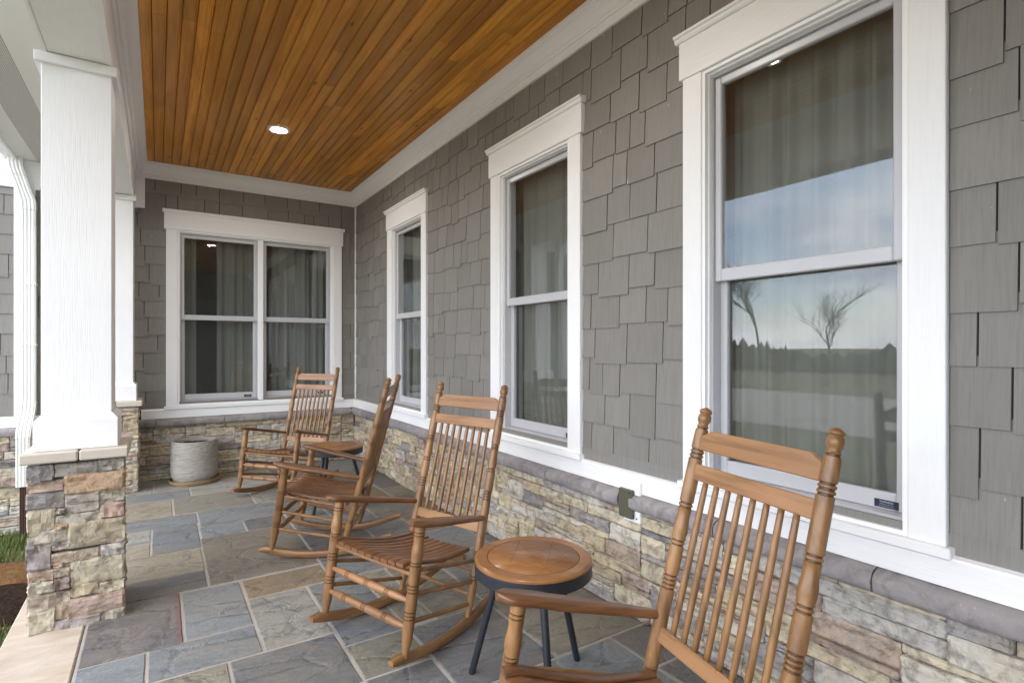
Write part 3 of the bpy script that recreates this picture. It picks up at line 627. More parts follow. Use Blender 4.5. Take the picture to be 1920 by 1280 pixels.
# ------------------------------------------------------------------ windows
def text_mesh(txt, size):
    cu = bpy.data.curves.new('t', 'FONT'); cu.body = txt; cu.size = size; cu.align_x = 'CENTER'; cu.align_y = 'CENTER'
    o = bpy.data.objects.new('t', cu); COL.objects.link(o); dg = bpy.context.evaluated_depsgraph_get()
    me = bpy.data.meshes.new_from_object(o.evaluated_get(dg)); bpy.data.objects.remove(o); me.name = 'lettering'; return me
TXT = [text_mesh('WARNING', 0.0085), text_mesh('SCREEN WILL NOT STOP', 0.0036), text_mesh('CHILD FROM FALLING OUT', 0.0036)]
def make_window(wall, u0, u1, label, units=1, gap_sticker=True):
    hor = WHITE_Y if wall is LONG else WHITE_X
    w = empty('window', wall.P((u0 + u1) / 2, 0, 0)); org = wall.P((u0 + u1) / 2, 0, 0); tag(w, label, 'window', kind='thing')
    W2 = Wall(wall.k)
    def bx(mb, a, b, d0, d1, z0, z1, bev=0.0):
        p, q = wall.P(a, d0, z0) - org, wall.P(b, d1, z1) - org
        lo = [min(p[i], q[i]) for i in range(3)]; hi = [max(p[i], q[i]) for i in range(3)]
        (mb.bbox(lo[0], hi[0], lo[1], hi[1], lo[2], hi[2], bev) if bev else mb.box(lo[0], hi[0], lo[1], hi[1], lo[2], hi[2])); return mb
    cw = 0.098
    bx(MB(), u0, u0 + cw, 0.001, 0.030, 0.716, Z_HEAD, 0.003).build('side_casing', WHITE_Z, w)
    bx(MB(), u1 - cw, u1, 0.001, 0.030, 0.716, Z_HEAD, 0.003).build('side_casing', WHITE_Z, w)
    hc = bx(MB(), u0 - 0.016, u1 + 0.016, 0.001, 0.036, Z_HEAD, 2.632, 0.003).build('head_casing', hor, w)
    p = [(0.001, 2.632), (0.040, 2.632), (0.046, 2.640), (0.048, 2.650), (0.056, 2.654), (0.058, 2.664), (0.001, 2.668)]
    mb = MB(); mb.sweep([[wall.P(u0 - 0.03, d, z) - org for d, z in p], [wall.P(u1 + 0.03, d, z) - org for d, z in p]]); mb.build('cap_moulding', hor, hc)
    bx(MB(), u0 - 0.016, u1 + 0.016, 0.001, 0.048, 0.6845, 0.716, 0.003).build('sill_nosing', hor, w)
    a, b = u0 + cw + 0.001, u1 - cw - 0.001; zb, zt = 0.717, Z_HEAD - 0.001
    # white brick-mould frame, stepped
    mb = MB(); fw = 0.014
    for d0, d1, q0, q1 in ((-0.10, 0.024, 0.0, fw), (-0.10, 0.006, fw + .0005, fw + 0.008)):
        bx(mb, a + q0, a + q1, d0, d1, zb + q0, zt - q0); bx(mb, b - q1, b - q0, d0, d1, zb + q0, zt - q0)
        bx(mb, a + q1, b - q1, d0, d1, zt - q1, zt - q0); bx(mb, a + q1, b - q1, d0, d1, zb + q0, zb + q1)
    fr = mb.build('frame', WHITE, w)
    a += 0.0225; b -= 0.0225; zb += 0.0225; zt -= 0.0225
    spans = [(a, b)]
    if units == 2:
        m0, m1 = (a + b) / 2 - 0.026, (a + b) / 2 + 0.026
        bx(MB(), m0, m1, -0.10, 0.018, zb, zt, 0.003).build('mullion', WHITE, w); spans = [(a, m0), (m1, b)]
    zm = 1.605
    for s, (p0, p1) in enumerate(spans):
        mb = MB()                                       # jamb liner in white vinyl, its shade painted in as grey
        bx(mb, p0, p0 + 0.006, -0.10, -0.012, zb, zt); bx(mb, p1 - 0.006, p1, -0.10, -0.012, zb, zt); bx(mb, p0 + .006, p1 - .006, -0.10, -0.012, zt - 0.008, zt); bx(mb, p0 + .006, p1 - .006, -0.10, -0.014, zb, zb + 0.022)
        mb.build('jamb_liner', VINYL, w)
        q0, q1 = p0 + 0.0065, p1 - 0.0065
        def sash(name, z0, z1, d, sw, bot, top):
            mb = MB()
            bx(mb, q0, q0 + sw, d - 0.028, d, z0, z1, 0.004); bx(mb, q1 - sw, q1, d - 0.028, d, z0, z1, 0.004)
            bx(mb, q0 + sw, q1 - sw, d - 0.028, d - 0.0005, z1 - top, z1, 0.004); bx(mb, q0 + sw, q1 - sw, d - 0.028, d - 0.0005, z0, z0 + bot, 0.004)
            sh = mb.build(name, VINYL, w)
            g = MB(); bx(g, q0 + sw - .002, q1 - sw + .002, d - 0.017, d - 0.013, z0 + bot - .002, z1 - top + .002); g.build('pane', GLASS, sh)
            return sh
        sash('upper_sash', zm - 0.028, zt - 0.009, -0.022, 0.030, 0.052, 0.034)
        lo = sash('lower_sash', zb + 0.023, zm + 0.020, -0.056, 0.034, 0.058, 0.030)
        g = MB(); g.add([wall.P(uu, -0.098, zz) - org for uu, zz in ((q0 + .01, zb + .02), (q1 - .01, zb + .02), (q1 - .01, zt - .02), (q0 + .01, zt - .02))], [(0, 1, 2, 3)]); g.build('insect_screen', SCREEN, w)
        # small safety sticker at the lower right of the sash
        us = (q1 - 0.085) if wall is END else (q0 + 0.062)
        lab = MB(); bx(lab, us - 0.036, us + 0.036, -0.0555, -0.0545, zb + 0.030, zb + 0.056, 0.0); lab = lab.build('warning_label', STICK, lo)
        for tm, dz in zip(TXT, (0.049, 0.0415, 0.0355)):
            t = obj('lettering', tm, PRINT, lab); t.location = wall.P(us, -0.0541, zb + dz) - org
            t.rotation_euler = (R(90), 0, R(-90) if wall is LONG else 0)
    return w
make_window(LONG, *WINS_LONG[2], 'nearest tall double-hung window with the drive and bare trees reflected in it')
make_window(LONG, *WINS_LONG[1], 'middle tall double-hung window of the long shingled wall')
make_window(LONG, *WINS_LONG[0], 'tall narrow-looking double-hung window closest to the porch corner on the long wall')
make_window(END, *WIN_END[0], 'wide twin double-hung window in the porch end wall', units=2)

# the wall that closes the porch behind the camera (the end window mirrors it)
bw = empty('wall_behind'); tag(bw, kind='structure')
MB().box(-2.4, 0.0, -8.75, -8.6, 0.0, 3.12).build('sheathing', SHINGLE, bw)
mb = MB()
for k in range(17): mb.add([(-2.4, -8.599, 0.1735 * k), (0, -8.599, 0.1735 * k), (0, -8.595, 0.1735 * (k + 1)), (-2.4, -8.595, 0.1735 * (k + 1)), (-2.4, -8.584, 0.1735 * k), (0, -8.584, 0.1735 * k)], [(4, 5, 2, 3), (0, 1, 5, 4)])
o = mb.build('shingle_courses', SHINGLE, bw); o['kind'] = 'stuff'
# rooms behind the glass
def room(name, x0, x1, y0, y1, z0, z1):
    r = empty(name); tag(r, kind='structure')
    MB().box(x0, x1, y0, y1, z0 - 0.04, z0).build('floor', ROOMF, r); MB().box(x0, x1, y0, y1, z1, z1 + 0.04).build('ceiling', ROOMC, r)
    mb = MB(); mb.box(x1, x1 + .04, y0, y1, z0, z1); mb.build('wall', ROOM, r); MB().box(x0, x1, y1, y1 + .04, z0, z1).build('wall', ROOM, r); (MB().box(x0, x1, y0 - .04, y0, z0, z1).build('wall', ROOM, r) if y0 < 0 else None)
    if x0 < -1: MB().box(x0 - .04, x0, y0, y1, z0, z1).build('wall', ROOM, r)
room('room', 0.155, 4.6, -8.5, 0.10, 0.0, 2.8)
room('room', -4.6, 0.10, 0.155, 4.6, 0.0, 2.8)
def curtain(wall, u0, u1, d, label, z0=0.1, z1=2.62, waves=None, amp=0.022, seed=1):
    n = max(30, int((u1 - u0) * 160)); rnd = random.Random(seed); ph = rnd.random() * 6; mb = MB(); vs = []; fs = []; nz = 8
    for j in range(nz + 1):
        for i in range(n + 1):
            u = u0 + (u1 - u0) * i / n; z = z0 + (z1 - z0) * j / nz
            dd = amp * (math.sin(u * 62 + ph + 0.5 * math.sin(u * 17)) + 0.55 * math.sin(u * 101 + ph * 2)) * (0.8 + 0.25 * math.sin(j * 0.8 + u * 9))
            vs.append(wall.P(u, -d - dd, z))
    for j in range(nz):
        for i in range(n): k = j * (n + 1) + i; fs.append((k, k + 1, k + n + 2, k + n + 1))
    o = mb.add(vs, fs, True).build('curtain', CURTAIN); tag(o, label, 'curtain', 'linen curtains behind the windows'); return o
curtain(LONG, -5.72, -4.925, 0.15, 'sheer pale curtain filling most of the nearest tall window', seed=2, amp=0.017)
curtain(LONG, -4.07, -3.30, 0.155, 'pale curtain hanging across most of the middle tall window', seed=3, amp=0.018)
curtain(LONG, -2.03, -1.34, 0.16, 'pale curtain across the tall window closest to the corner', seed=4, amp=0.018)
curtain(END, -1.44, -1.09, 0.16, 'bunched curtain beside the mullion in the half of the twin window nearer the column', seed=5, amp=0.02)
curtain(END, -1.80, -1.63, 0.16, 'dim curtain against the twin window jamb next to the column', seed=6, amp=0.02)
curtain(END, -0.90, -0.50, 0.16, 'gathered curtain in the middle of the corner-side half of the twin window', seed=7, amp=0.02)
curtain(END, -0.46, -0.27, 0.16, 'curtain at the corner-side jamb of the twin window', seed=8, amp=0.02)
cb = MB(); cb.bbox(-1.55, -1.05, 2.2, 2.7, 0.0, 1.95, 0.01); tag(cb.build('cabinet', CABIN), 'tall dark cabinet inside the room behind the twin window', 'cabinet')
ch = empty('chandelier', (1.9, -3.2, 1.75)); tag(ch, 'small lit chandelier bulbs glowing inside behind the nearest window', 'chandelier')
MB().tube([(0, 0, 0.02), (0, 0, 1.04)], 0.008).build('stem', BLACK, ch)
for a in range(3):
    an = a * 2.09 + 0.4; dx, dy = 0.16 * math.cos(an), 0.16 * math.sin(an)
    MB().tube([(0, 0, 0.05), (dx * .6, dy * .6, -0.02), (dx, dy, 0.02)], 0.007).build('arm', BLACK, ch)
    MB().lathe((dx, dy, 0.02), (dx, dy, 0.10), [(0, .006), (.2, .012), (.6, .016), (1, .003)], 10).build('bulb', BULB, ch)

# ------------------------------------------------------------------ columns, beam, eave
COLX, COLY = -2.282, -2.968
def ray_y(px, py, y):
    d = _F + _R * ((px - 960) / FPX) + Vector((0, 0, (HY - py) / FPX)); t = (y - CAM.y) / d.y; return CAM + d * t
PIER = [  # stones of the pier's camera-facing side: x0, x1, top, bottom in the photograph, colour
 (50, 100, 873, 903, (0.22, 0.21, 0.215)), (101, 184, 868, 892, (0.30, 0.275, 0.25)), (185, 235, 860, 882, (0.36, 0.33, 0.28)), (50, 121, 902, 923, (0.40, 0.29, 0.22)),
 (121, 235, 886, 922, (0.47, 0.31, 0.19)), (48, 122, 924, 954, (0.25, 0.235, 0.23)), (123, 187, 924, 942, (0.40, 0.385, 0.37)), (188, 235, 919, 940, (0.44, 0.40, 0.30)),
 (122, 187, 943, 961, (0.46, 0.44, 0.42)), (188, 236, 941, 969, (0.43, 0.29, 0.25)), (50, 103, 956, 996, (0.44, 0.39, 0.28)), (103, 121, 954, 963, (0.36, 0.34, 0.33)),
 (104, 187, 963, 981, (0.50, 0.48, 0.43)), (104, 127, 982, 991, (0.45, 0.30, 0.19)), (51, 127, 995, 1020, (0.48, 0.44, 0.36)), (128, 237, 974, 1020, (0.46, 0.40, 0.28)),
 (48, 96, 1021, 1071, (0.29, 0.25, 0.255)), (97, 131, 1014, 1031, (0.37, 0.32, 0.30)), (97, 187, 1032, 1052, (0.47, 0.37, 0.28)), (189, 236, 1018, 1040, (0.43, 0.40, 0.37)),
 (100, 132, 1053, 1063, (0.45, 0.30, 0.20)), (133, 235, 1042, 1090, (0.50, 0.45, 0.33)), (52, 101, 1072, 1091, (0.42, 0.31, 0.22)), (102, 132, 1064, 1081, (0.41, 0.33, 0.25)),
 (103, 131, 1082, 1104, (0.31, 0.23, 0.205)), (52, 101, 1092, 1114, (0.54, 0.49, 0.39)), (132, 185, 1093, 1117, (0.49, 0.41, 0.28)), (186, 235, 1088, 1110, (0.48, 0.42, 0.30)),
 (50, 130, 1114, 1145, (0.46, 0.37, 0.30)), (130, 236, 1114, 1149, (0.43, 0.31, 0.25)), (53, 103, 1147, 1192, (0.53, 0.48, 0.36)), (104, 129, 1137, 1161, (0.45, 0.34, 0.22)),
 (103, 190, 1160, 1180, (0.36, 0.32, 0.31)), (190, 237, 1142, 1162, (0.48, 0.44, 0.34))]
def make_column(x, y):
    c = empty('porch_column', (x, y, 0)); tag(c, kind='thing')
    s = 0.132
    mb = MB(); mb.bbox(-s, s, -s, s, 0.95, 2.662, 0.003); mb.build('shaft', WHITE_Z, c)
    b = 0.157
    mb = MB(); mb.bbox(-b, b, -b, b, 0.822, 0.958, 0.002)
    r0 = [(-b, -b), (b, -b), (b, b), (-b, b)]; t = s + 0.001; r1 = [(-t, -t), (t, -t), (t, t), (-t, t)]
    mb.add([(px, py, 0.9575) for px, py in r0] + [(px, py, 0.985) for px, py in r1], [(0, 1, 5, 4), (1, 2, 6, 5), (2, 3, 7, 6), (3, 0, 4, 7)])
    mb.build('base_moulding', WHITE_X, c)
    mb = MB(); k = 0.155; mb.bbox(-k, k, -k, k, 2.612, 2.659, 0.003); mb.build('necking_band', WHITE_X, c)
    cp = 0.2
    mb = MB(); mb.bbox(-cp, -0.0025 + 0.01, -cp, cp, 0.772, 0.8205, 0.006); mb.build('cap_slab', LIMEST, c)
    mb = MB(); mb.bbox(0.0025 + 0.01, cp, -cp, cp, 0.772, 0.8205, 0.006); mb.build('cap_slab', LIMEST, c)
    mb = MB(); q = 0.15; mb.box(-q, q, -q, q, 0.0, 0.771); core = mb.build('pier_core', MORTAR_DK, c)
    return c, core
col1, core1 = make_column(COLX, COLY)
col1['label'] = 'square white porch column in front, on a stone pier with limestone cap'; col1['category'] = 'column'; col1['group'] = 'porch columns'
rnd = random.Random(77); YF = COLY - 0.178
for x0, x1, ya, yb_, colr in PIER:
    xc, ycn = (x0 + x1) / 2, (ya + yb_) / 2
    a, b_ = ray_y(x0, ycn, YF).x, ray_y(x1, ycn, YF).x; zt, zb = ray_y(xc, ya, YF).z, ray_y(xc, yb_, YF).z
    w, h = b_ - a, zt - zb; zb = max(zb, 0.002)
    dep = rnd.uniform(0.045, 0.062)
    if b_ - COLX > 0.17: w = COLX + 0.185 - a          # corner stones wrap the edge
    mid = a + w / 2
    obj('stone', rnd.choice(STONES), None, core1, loc=(mid - COLX, YF + 0.048 - COLY, (zt + zb) / 2), scale=((w + 0.004) * rnd.choice((-1, 1)), dep, (h + 0.002)), color=tuple(v * 0.95 + 0.08 * sum(colr) / 3 for v in colr))
def side_stones(core, rot, seed, lo=-0.17, hi=0.17):
    rnd = random.Random(seed); c, s_ = math.cos(rot), math.sin(rot)
    for a, b, z0, z1 in pack(rnd, hi - lo, 0.765, 0.036, 0.036, (3, 8), (1, 1, 2, 2, 3)):
        u = lo + (a + b) / 2; px, py = c * u + s_ * 0.13, s_ * u - c * 0.13
        obj('stone', rnd.choice(STONES), None, core, loc=(px, py, 0.003 + (z0 + z1) / 2), rot=(0, 0, rot), scale=((b - a - .003), rnd.uniform(0.040, 0.050), (z1 - z0 - .003)), color=stone_color(rnd))
side_stones(core1, R(90), 5); side_stones(core1, R(-90), 6); side_stones(core1, R(180), 7)
col2, core2 = make_column(COLX, -0.30)
col2['label'] = 'square white porch column farther back, next to the shingled end wall'; col2['category'] = 'column'; col2['group'] = 'porch columns'
side_stones(core2, 0.0, 15); side_stones(core2, R(90), 16); side_stones(core2, R(-90), 17)

bmn = empty('porch_beam', (-2.27, 0, 2.66)); tag(bmn, 'long white boxed beam resting on the porch columns', 'beam', kind='thing')
MB().bbox(-0.118, 0.100, -8.6, -0.042, 0.003, 0.012, 0.001).build('underside_board', WHITE_Y, bmn)
MB().box(-0.130, -0.119, -8.6, -0.042, 0.0, 0.36).build('outer_board', WHITE_Y, bmn)
MB().box(0.101, 0.124, -8.6, -0.042, 0.0, 0.434).build('inner_board', WHITE_Y, bmn)
MB().bbox(0.1245, 0.1415, -8.6, -0.042, 0.245, 0.434, 0.002).build('frieze_board', WHITE_Y, bmn)

eave = empty('eave_soffit', (-2.7, 0, 2.95)); tag(eave, 'white vented soffit under the eave beyond the porch beam', 'soffit', kind='thing')
MB().box(0.04, 0.299, -8.6, -0.026, 0.0, 0.02).build('soffit_panel', SOFFIT, eave)
MB().box(-0.16, 0.0385, -8.6, -0.026, 0.0, 0.02).build('vent_panel', PERF, eave)
MB().box(-0.285, -0.1615, -8.6, -0.026, 0.0, 0.02).build('soffit_panel', SOFFIT, eave)
MB().bbox(-0.31, -0.2865, -8.6, -0.026, -0.03, 0.22, 0.002).build('fascia_board', WHITE, eave)
gut = empty('rain_gutter', (-3.02, 0, 2.95)); tag(gut, 'white aluminium rain gutter along the eave edge', 'gutter', kind='thing')
p = [(-0.001, 0.0), (-0.055, 0.0), (-0.075, 0.03), (-0.10, 0.06), (-0.11, 0.11), (-0.118, 0.11), (-0.108, 0.055), (-0.082, 0.024), (-0.058, -0.006), (-0.001, -0.006)]
mb = MB(); mb.sweep([[(x, -8.6, z) for x, z in p], [(x, -0.03, z) for x, z in p]]); mb.build('trough', ALUM, gut)
MB().box(-0.112, -0.001, -0.029, -0.026, -0.004, 0.11).build('end_cap', ALUM, gut)
# downspout with fluted face, offset elbows
def flute(cx, cy, w, d):
    out = []; n = 4
    for i in range(n * 4 + 1):
        t = i / (n * 4); out.append((cx - w / 2 + w * t, cy - d / 2 - (0.004 if (i % 4) in (1, 2) else 0.0)))
    return out + [(cx + w / 2, cy + d / 2), (cx - w / 2, cy + d / 2)]
dsp = empty('downspout', (-2.91, -0.085, GZ)); tag(dsp, 'white fluted downspout running down the corner board outside the porch', 'downspout', kind='thing')
def dpart(name, path, mat=ALUM, w=0.098, d=0.07):
    mb = MB(); mb.sweep([[(x, y, z - GZ) for x, y in flute(cx, cy, w, d)] for cx, cy, z in path]); return mb.build(name, mat, dsp)
dpart('outlet_elbow', [(-0.087, 0, 2.96), (-0.088, 0, 2.90), (-0.080, 0, 2.85), (-0.066, 0, 2.80)])
dpart('slanted_pipe', [(-0.066, 0.001, 2.799), (-0.018, 0.001, 2.63)], w=0.094, d=0.066)
dpart('lower_elbow', [(-0.018, 0.002, 2.629), (-0.003, 0.002, 2.58), (0.0, 0.002, 2.50)], w=0.1, d=0.072)
dpart('pipe', [(0, 0.003, 2.499), (0, 0.003, 0.80)], w=0.094, d=0.066)
dpart('joint_collar', [(0, 0.003, 1.86), (0, 0.003, 1.84)], w=0.104, d=0.076); dpart('joint_collar', [(0, 0.003, 1.33), (0, 0.003, 1.31)], w=0.104, d=0.076)
dpart('offset_elbow', [(0, 0.002, 0.82), (-0.005, -0.005, 0.74), (-0.022, -0.045, 0.60), (-0.028, -0.06, 0.52)], w=0.1, d=0.072)
dpart('pipe', [(-0.028, -0.06, 0.525), (-0.028, -0.06, 0.10)], w=0.092, d=0.064)
dpart('ground_pipe', [(-0.02, -0.058, 0.099), (-0.02, -0.058, GZ - 0.02)], RUST, w=0.06, d=0.05)

# ------------------------------------------------------------------ recessed lights, outlet
def can_light(x, y, label):
    l = empty('recessed_light', (x, y, 3.094)); tag(l, label, 'ceiling light', 'recessed porch ceiling lights')
    MB().lathe((0, 0, 0.004), (0, 0, -0.008), [(0, 0.088), (.4, 0.088), (1, 0.080), (1.0, 0.062), (0.6, 0.060)], 32, cap=False).build('trim_ring', WHITE, l)
    MB().lathe((0, 0, -0.003), (0, 0, -0.005), [(0, 0.061), (1, 0.059)], 32).build('lens', LAMP, l)
can_light(-1.126, -1.578, 'lit round recessed light in the wood ceiling')
can_light(-1.17, -4.42, 'lit recessed ceiling light seen only as a glint in the nearest window')
ob = empty('outlet_box', (-0.046, -4.5, 0.46)); tag(ob, 'olive covered electrical outlet on a white plate between the wall cap stones', 'outlet')
MB().bbox(-0.002, 0.03, -0.058, 0.052, 0.0, 0.195, 0.003).build('back_plate', WHITE, ob)
cv = MB().bbox(-0.024, -0.0025, -0.026, 0.064, 0.018, 0.155, 0.004).build('cover', OLIVE, ob)
MB().lathe((-0.024, -0.012, 0.143), (-0.028, -0.012, 0.143), [(0, .005), (.6, .005), (1, .003)], 10).build('hinge_pin', BLACK, cv)
MB().lathe((-0.003, -0.038, 0.022), (-0.006, -0.038, 0.022), [(0, .004), (1, .003)], 8).build('screw', BLACK, ob)

# ------------------------------------------------------------------ rocking chair
SL = 0.268
def py_(z): return 0.218 + SL * (z - 0.06)             # post line
def fy_(z): return -0.2 + 0.16 * (z - 0.065)           # front leg line
def groove(zc, r, n, pitch=0.0125, dep=0.0034):
    out = []
    for i in range(n):
        z = zc + (i - (n - 1) / 2) * pitch; out += [(z - 0.0036, r), (z - 0.0018, r - dep), (z + 0.0018, r - dep), (z + 0.0036, r)]
    return out
def make_chair():
    c = empty('rocking_chair')
    for s in (-1, 1):
        # rear post with finial
        z0, z1 = 0.048, 1.107; pr = [(0.048, .0125), (0.07, .0140), (0.12, .0195), (0.18, .0208)] + groove(0.215, .0210, 2) + groove(0.322, .0212, 2) + [(0.40, .0215), (0.50, .0218)] + groove(0.581, .0215, 4) + [(0.64, .0218)] + groove(0.697, .0212, 2) + \
            [(0.712, .0205), (0.728, .0225), (0.745, .0222), (0.765, .0195), (0.785, .0188), (0.798, .0205)] + groove(0.809, .0212, 2) + [(0.86, .0213)] + groove(0.965, .0208, 3) + [(1.0, .0208), (1.034, .0195)] + groove(1.043, .0190, 1) + \
            [(1.050, .0165), (1.055, .0145), (1.060, .0165), (1.067, .0195), (1.074, .0202), (1.081, .0190), (1.086, .0160), (1.0885, .0155), (1.090, .0185), (1.094, .0192), (1.098, .0180), (1.103, .0120), (1.107, .003)]
        mb = MB(); mb.lathe((s * 0.232, py_(z0), z0), (s * 0.227, py_(z1), z1), [((z - z0) / (z1 - z0), r) for z, r in pr], 16); o = mb.build('post', OAK_Z, c); auto_smooth(o.data, 55)
        z0, z1 = 0.062, 0.582; pr = [(0.062, .0135), (0.085, .0142), (0.125, .0205), (0.165, .0232)] + groove(0.221, .0236, 3, .0135, .003) + [(0.27, .0236)] + groove(0.323, .0236, 3, .0135, .003) + [(0.38, .0236)] + groove(0.418, .0236, 2) + \
            [(0.436, .0225), (0.455, .0252), (0.472, .0250), (0.492, .0215), (0.508, .0210), (0.522, .0230)] + groove(0.535, .0232, 2) + [(0.56, .0228), (0.582, .0225)]
        mb = MB(); mb.lathe((s * 0.278, fy_(z0), z0), (s * 0.281, fy_(z1), z1), [((z - z0) / (z1 - z0), r) for z, r in pr], 16); o = mb.build('front_leg', OAK_Z, c); auto_smooth(o.data, 55)
        # arm: paddle tapering to the post, dropping towards the back
        n = 18; prof = []
        for i in range(n + 1):
            t = i / n; y = -0.182 + t * 0.505
            if t < 0.10: w = 0.037 * math.sqrt(max(0.0, 1 - ((0.10 - t) / 0.10) ** 2)) ** 0.8 + 0.004
            else: w = 0.041 - 0.003 * (t - 0.1) if t < 0.42 else 0.040 - (t - 0.42) * 0.044
            w = max(w, 0.0145); xc = s * (0.287 - 0.053 * t ** 1.4 + (0.006 if t < 0.3 else 0)); z = 0.606 - 0.112 * t; prof.append((xc, y, z, w))
        sec = []
        for xc, y, z, w in prof:
            th = 0.024; e = 0.006
            ring = [(-w, -th + e), (-w, -e), (-w + e, 0), (w - e, 0), (w, -e), (w, -th + e), (w - e, -th), (-w + e, -th)]
            sec.append([(xc + a, y, z + b) for a, b in ring])
        mb = MB(); mb.sweep(sec, smooth=True); o = mb.build('armrest', BRN_Y, c); auto_smooth(o.data, 50)
        mb = MB(); mb.lathe((s * (0.293 - .040), -0.118, 0.579), (s * (0.293 - .0425), -0.118, 0.579), [(0, .006), (1, .006)], 10); mb.build('screw_plug', OAK_X, o)
        # rocker
        sec = []; m = 22
        for i in range(m + 1):
            t = i / m; y = -0.272 + t * 0.785; zb = (y - 0.07) ** 2 / (2 * 1.02); x = s * (0.277 - 0.066 * t)
            th = 0.040; 
            if t < 0.06: th *= 0.55 + 0.45 * (t / 0.06) ** 0.5
            if t > 0.95: th *= 0.6 + 0.4 * ((1 - t) / 0.05)
            w = 0.0155; e = 0.004
            ring = [(-w, e), (-w, th - e), (-w + e, th), (w - e, th), (w, th - e), (w, e), (w - e, 0), (-w + e, 0)]
            sec.append([(x + a, y, zb + b + 0.0005) for a, b in ring])
        mb = MB(); mb.sweep(sec, smooth=True); o = mb.build('rocker', OAK_Y, c); auto_smooth(o.data, 50)
        # side stretchers
        for za, zb in ((0.392, 0.292), (0.300, 0.200), (0.194, 0.104)):
            mb = MB(); mb.lathe((s * 0.279, fy_(za), za), (s * 0.2315, py_(zb), zb), [(0, .0085), (.1, .0098), (.5, .0112), (.9, .0098), (1, .0085)], 10); mb.build('side_stretcher', OAK_Y, c)
    # front stretchers
    for z in (0.272, 0.172):
        pr = [(0, .0095), (0.06, .0110), (0.13, .0155)]
        for t in (0.25, 0.5, 0.75):
            pr += [(t - .036, .0172), (t - .030, .0172), (t - .0275, .0142), (t - .0215, .0142), (t - .019, .0172), (t - .010, .0172), (t - .0075, .0142), (t - .0015, .0142), (t + .001, .0172), (t + .010, .0172), (t + .0125, .0142), (t + .0185, .0142), (t + .021, .0172), (t + .03, .0172)]
        pr += [(0.87, .0155), (0.94, .0110), (1, .0095)]
        mb = MB(); mb.lathe((-0.277, fy_(z), z), (0.277, fy_(z), z), pr, 14); o = mb.build('front_stretcher', OAK_X, c); auto_smooth(o.data, 50)
    mb = MB(); mb.lathe((-0.277, fy_(.373), .373), (0.277, fy_(.373), .373), [(0, .0085), (.1, .0098), (.5, .0110), (.9, .0098), (1, .0085)], 10); mb.build('front_stretcher', OAK_X, c)
    mb = MB(); mb.lathe((-0.23, py_(.142), .142), (0.23, py_(.142), .142), [(0, .0080), (.1, .0095), (.5, .0105), (.9, .0095), (1, .0080)], 10); mb.build('rear_stretcher', OAK_X, c)
    mb = MB(); mb.lathe((-0.23, py_(.245), .245), (0.23, py_(.245), .245), [(0, .0080), (.1, .0095), (.5, .0105), (.9, .0095), (1, .0080)], 10); mb.build('rear_stretcher', OAK_X, c)
    # contoured slat seat, slats run front to back
    def sz(t, x): 
        k = 0.418 + 0.012 * math.sin(min(t / 0.14, 1) * math.pi / 2) - 0.086 * t - 0.022 * math.sin(max(0, min(1, (t - 0.05) / 0.95)) * math.pi)
        return k - 0.013 * (1 - min(1, (x / 0.25) ** 2)) + 0.006
    NS = 10
    for i in range(NS):
        a0, a1 = -0.252 + 0.504 * i / NS, -0.252 + 0.504 * (i + 1) / NS; sec = []; m = 12
        for k in range(m + 1):
            t = k / m; y = -0.186 + 0.452 * t; f = 1 - 0.20 * t; g = 0.0032
            xa, xb = a0 * f + g, a1 * f - g; z = sz(t, (a0 + a1) / 2); e = 0.003; th = 0.016
            ring = [(xa, -th), (xa, -e), (xa + e, 0), (xb - e, 0), (xb, -e), (xb, -th)]
            sec.append([(x, y, z + b) for x, b in ring])
        mb = MB(); mb.sweep(sec, smooth=True); o = mb.build('seat_slat', BRN_Y, c); auto_smooth(o.data, 45)
    for y, t, hw in ((-0.125, 0.13, 0.246), (0.215, 0.88, 0.212)):
        sec = []
        for k in range(9):
            x = -hw + 2 * hw * k / 8; z = sz(t, x) - 0.0165; sec.append([(x, y - .011, z - .034), (x, y + .011, z - .034), (x, y + .011, z), (x, y - .011, z)])
        mb = MB(); mb.sweep(sec); mb.build('seat_rail', OAK_X, c)
    # back: crest rail, second rail, bottom rail, spindles (in the plane of the posts)
    n = Vector((0, -1, SL)).normalized()
    def rail(name, outline, th=0.019):
        mb = MB(); pts = [Vector((x, py_(z), z)) - n * (-th / 2) for x, z in outline]; 
        mb.prism(pts, -n * th); o = mb.build(name, OAK_X, c)
        bm = bmesh.new(); bm.from_mesh(o.data); bmesh.ops.bevel(bm, geom=[e for e in bm.edges], offset=0.0025, segments=1, affect='EDGES'); bm.to_mesh(o.data); bm.free(); return o
    rail('crest_rail', [(-0.213, 0.978), (0.213, 0.978), (0.213, 1.020), (0.175, 1.040), (-0.175, 1.040), (-0.213, 1.020)])
    rail('back_rail', [(-0.213, 0.889), (0.213, 0.889), (0.213, 0.936), (-0.213, 0.936)])
    rail('bottom_rail', [(-0.215, 0.410), (0.215, 0.410), (0.215, 0.454), (-0.215, 0.454)])
    for i in range(8):
        x = (i - 3.5) * 0.0475
        mb = MB(); mb.lathe((x, py_(.448), .448), (x * 0.98, py_(.896), .896), [(0, .0085), (.06, .0092), (.3, .0105), (.6, .0102), (.94, .0088), (1, .008)], 10); mb.build('spindle', OAK_Z, c)
    return c
STAIN_SHADE = wood_mat('ring_stain_shade', (0.12, 0.05, 0.018), (0.08, 0.034, 0.012), 2, 'object', coat=0.1)[0]  # dark groove rings: gathered stain plus the grooves' own shade, put into the colour
chair = make_chair()
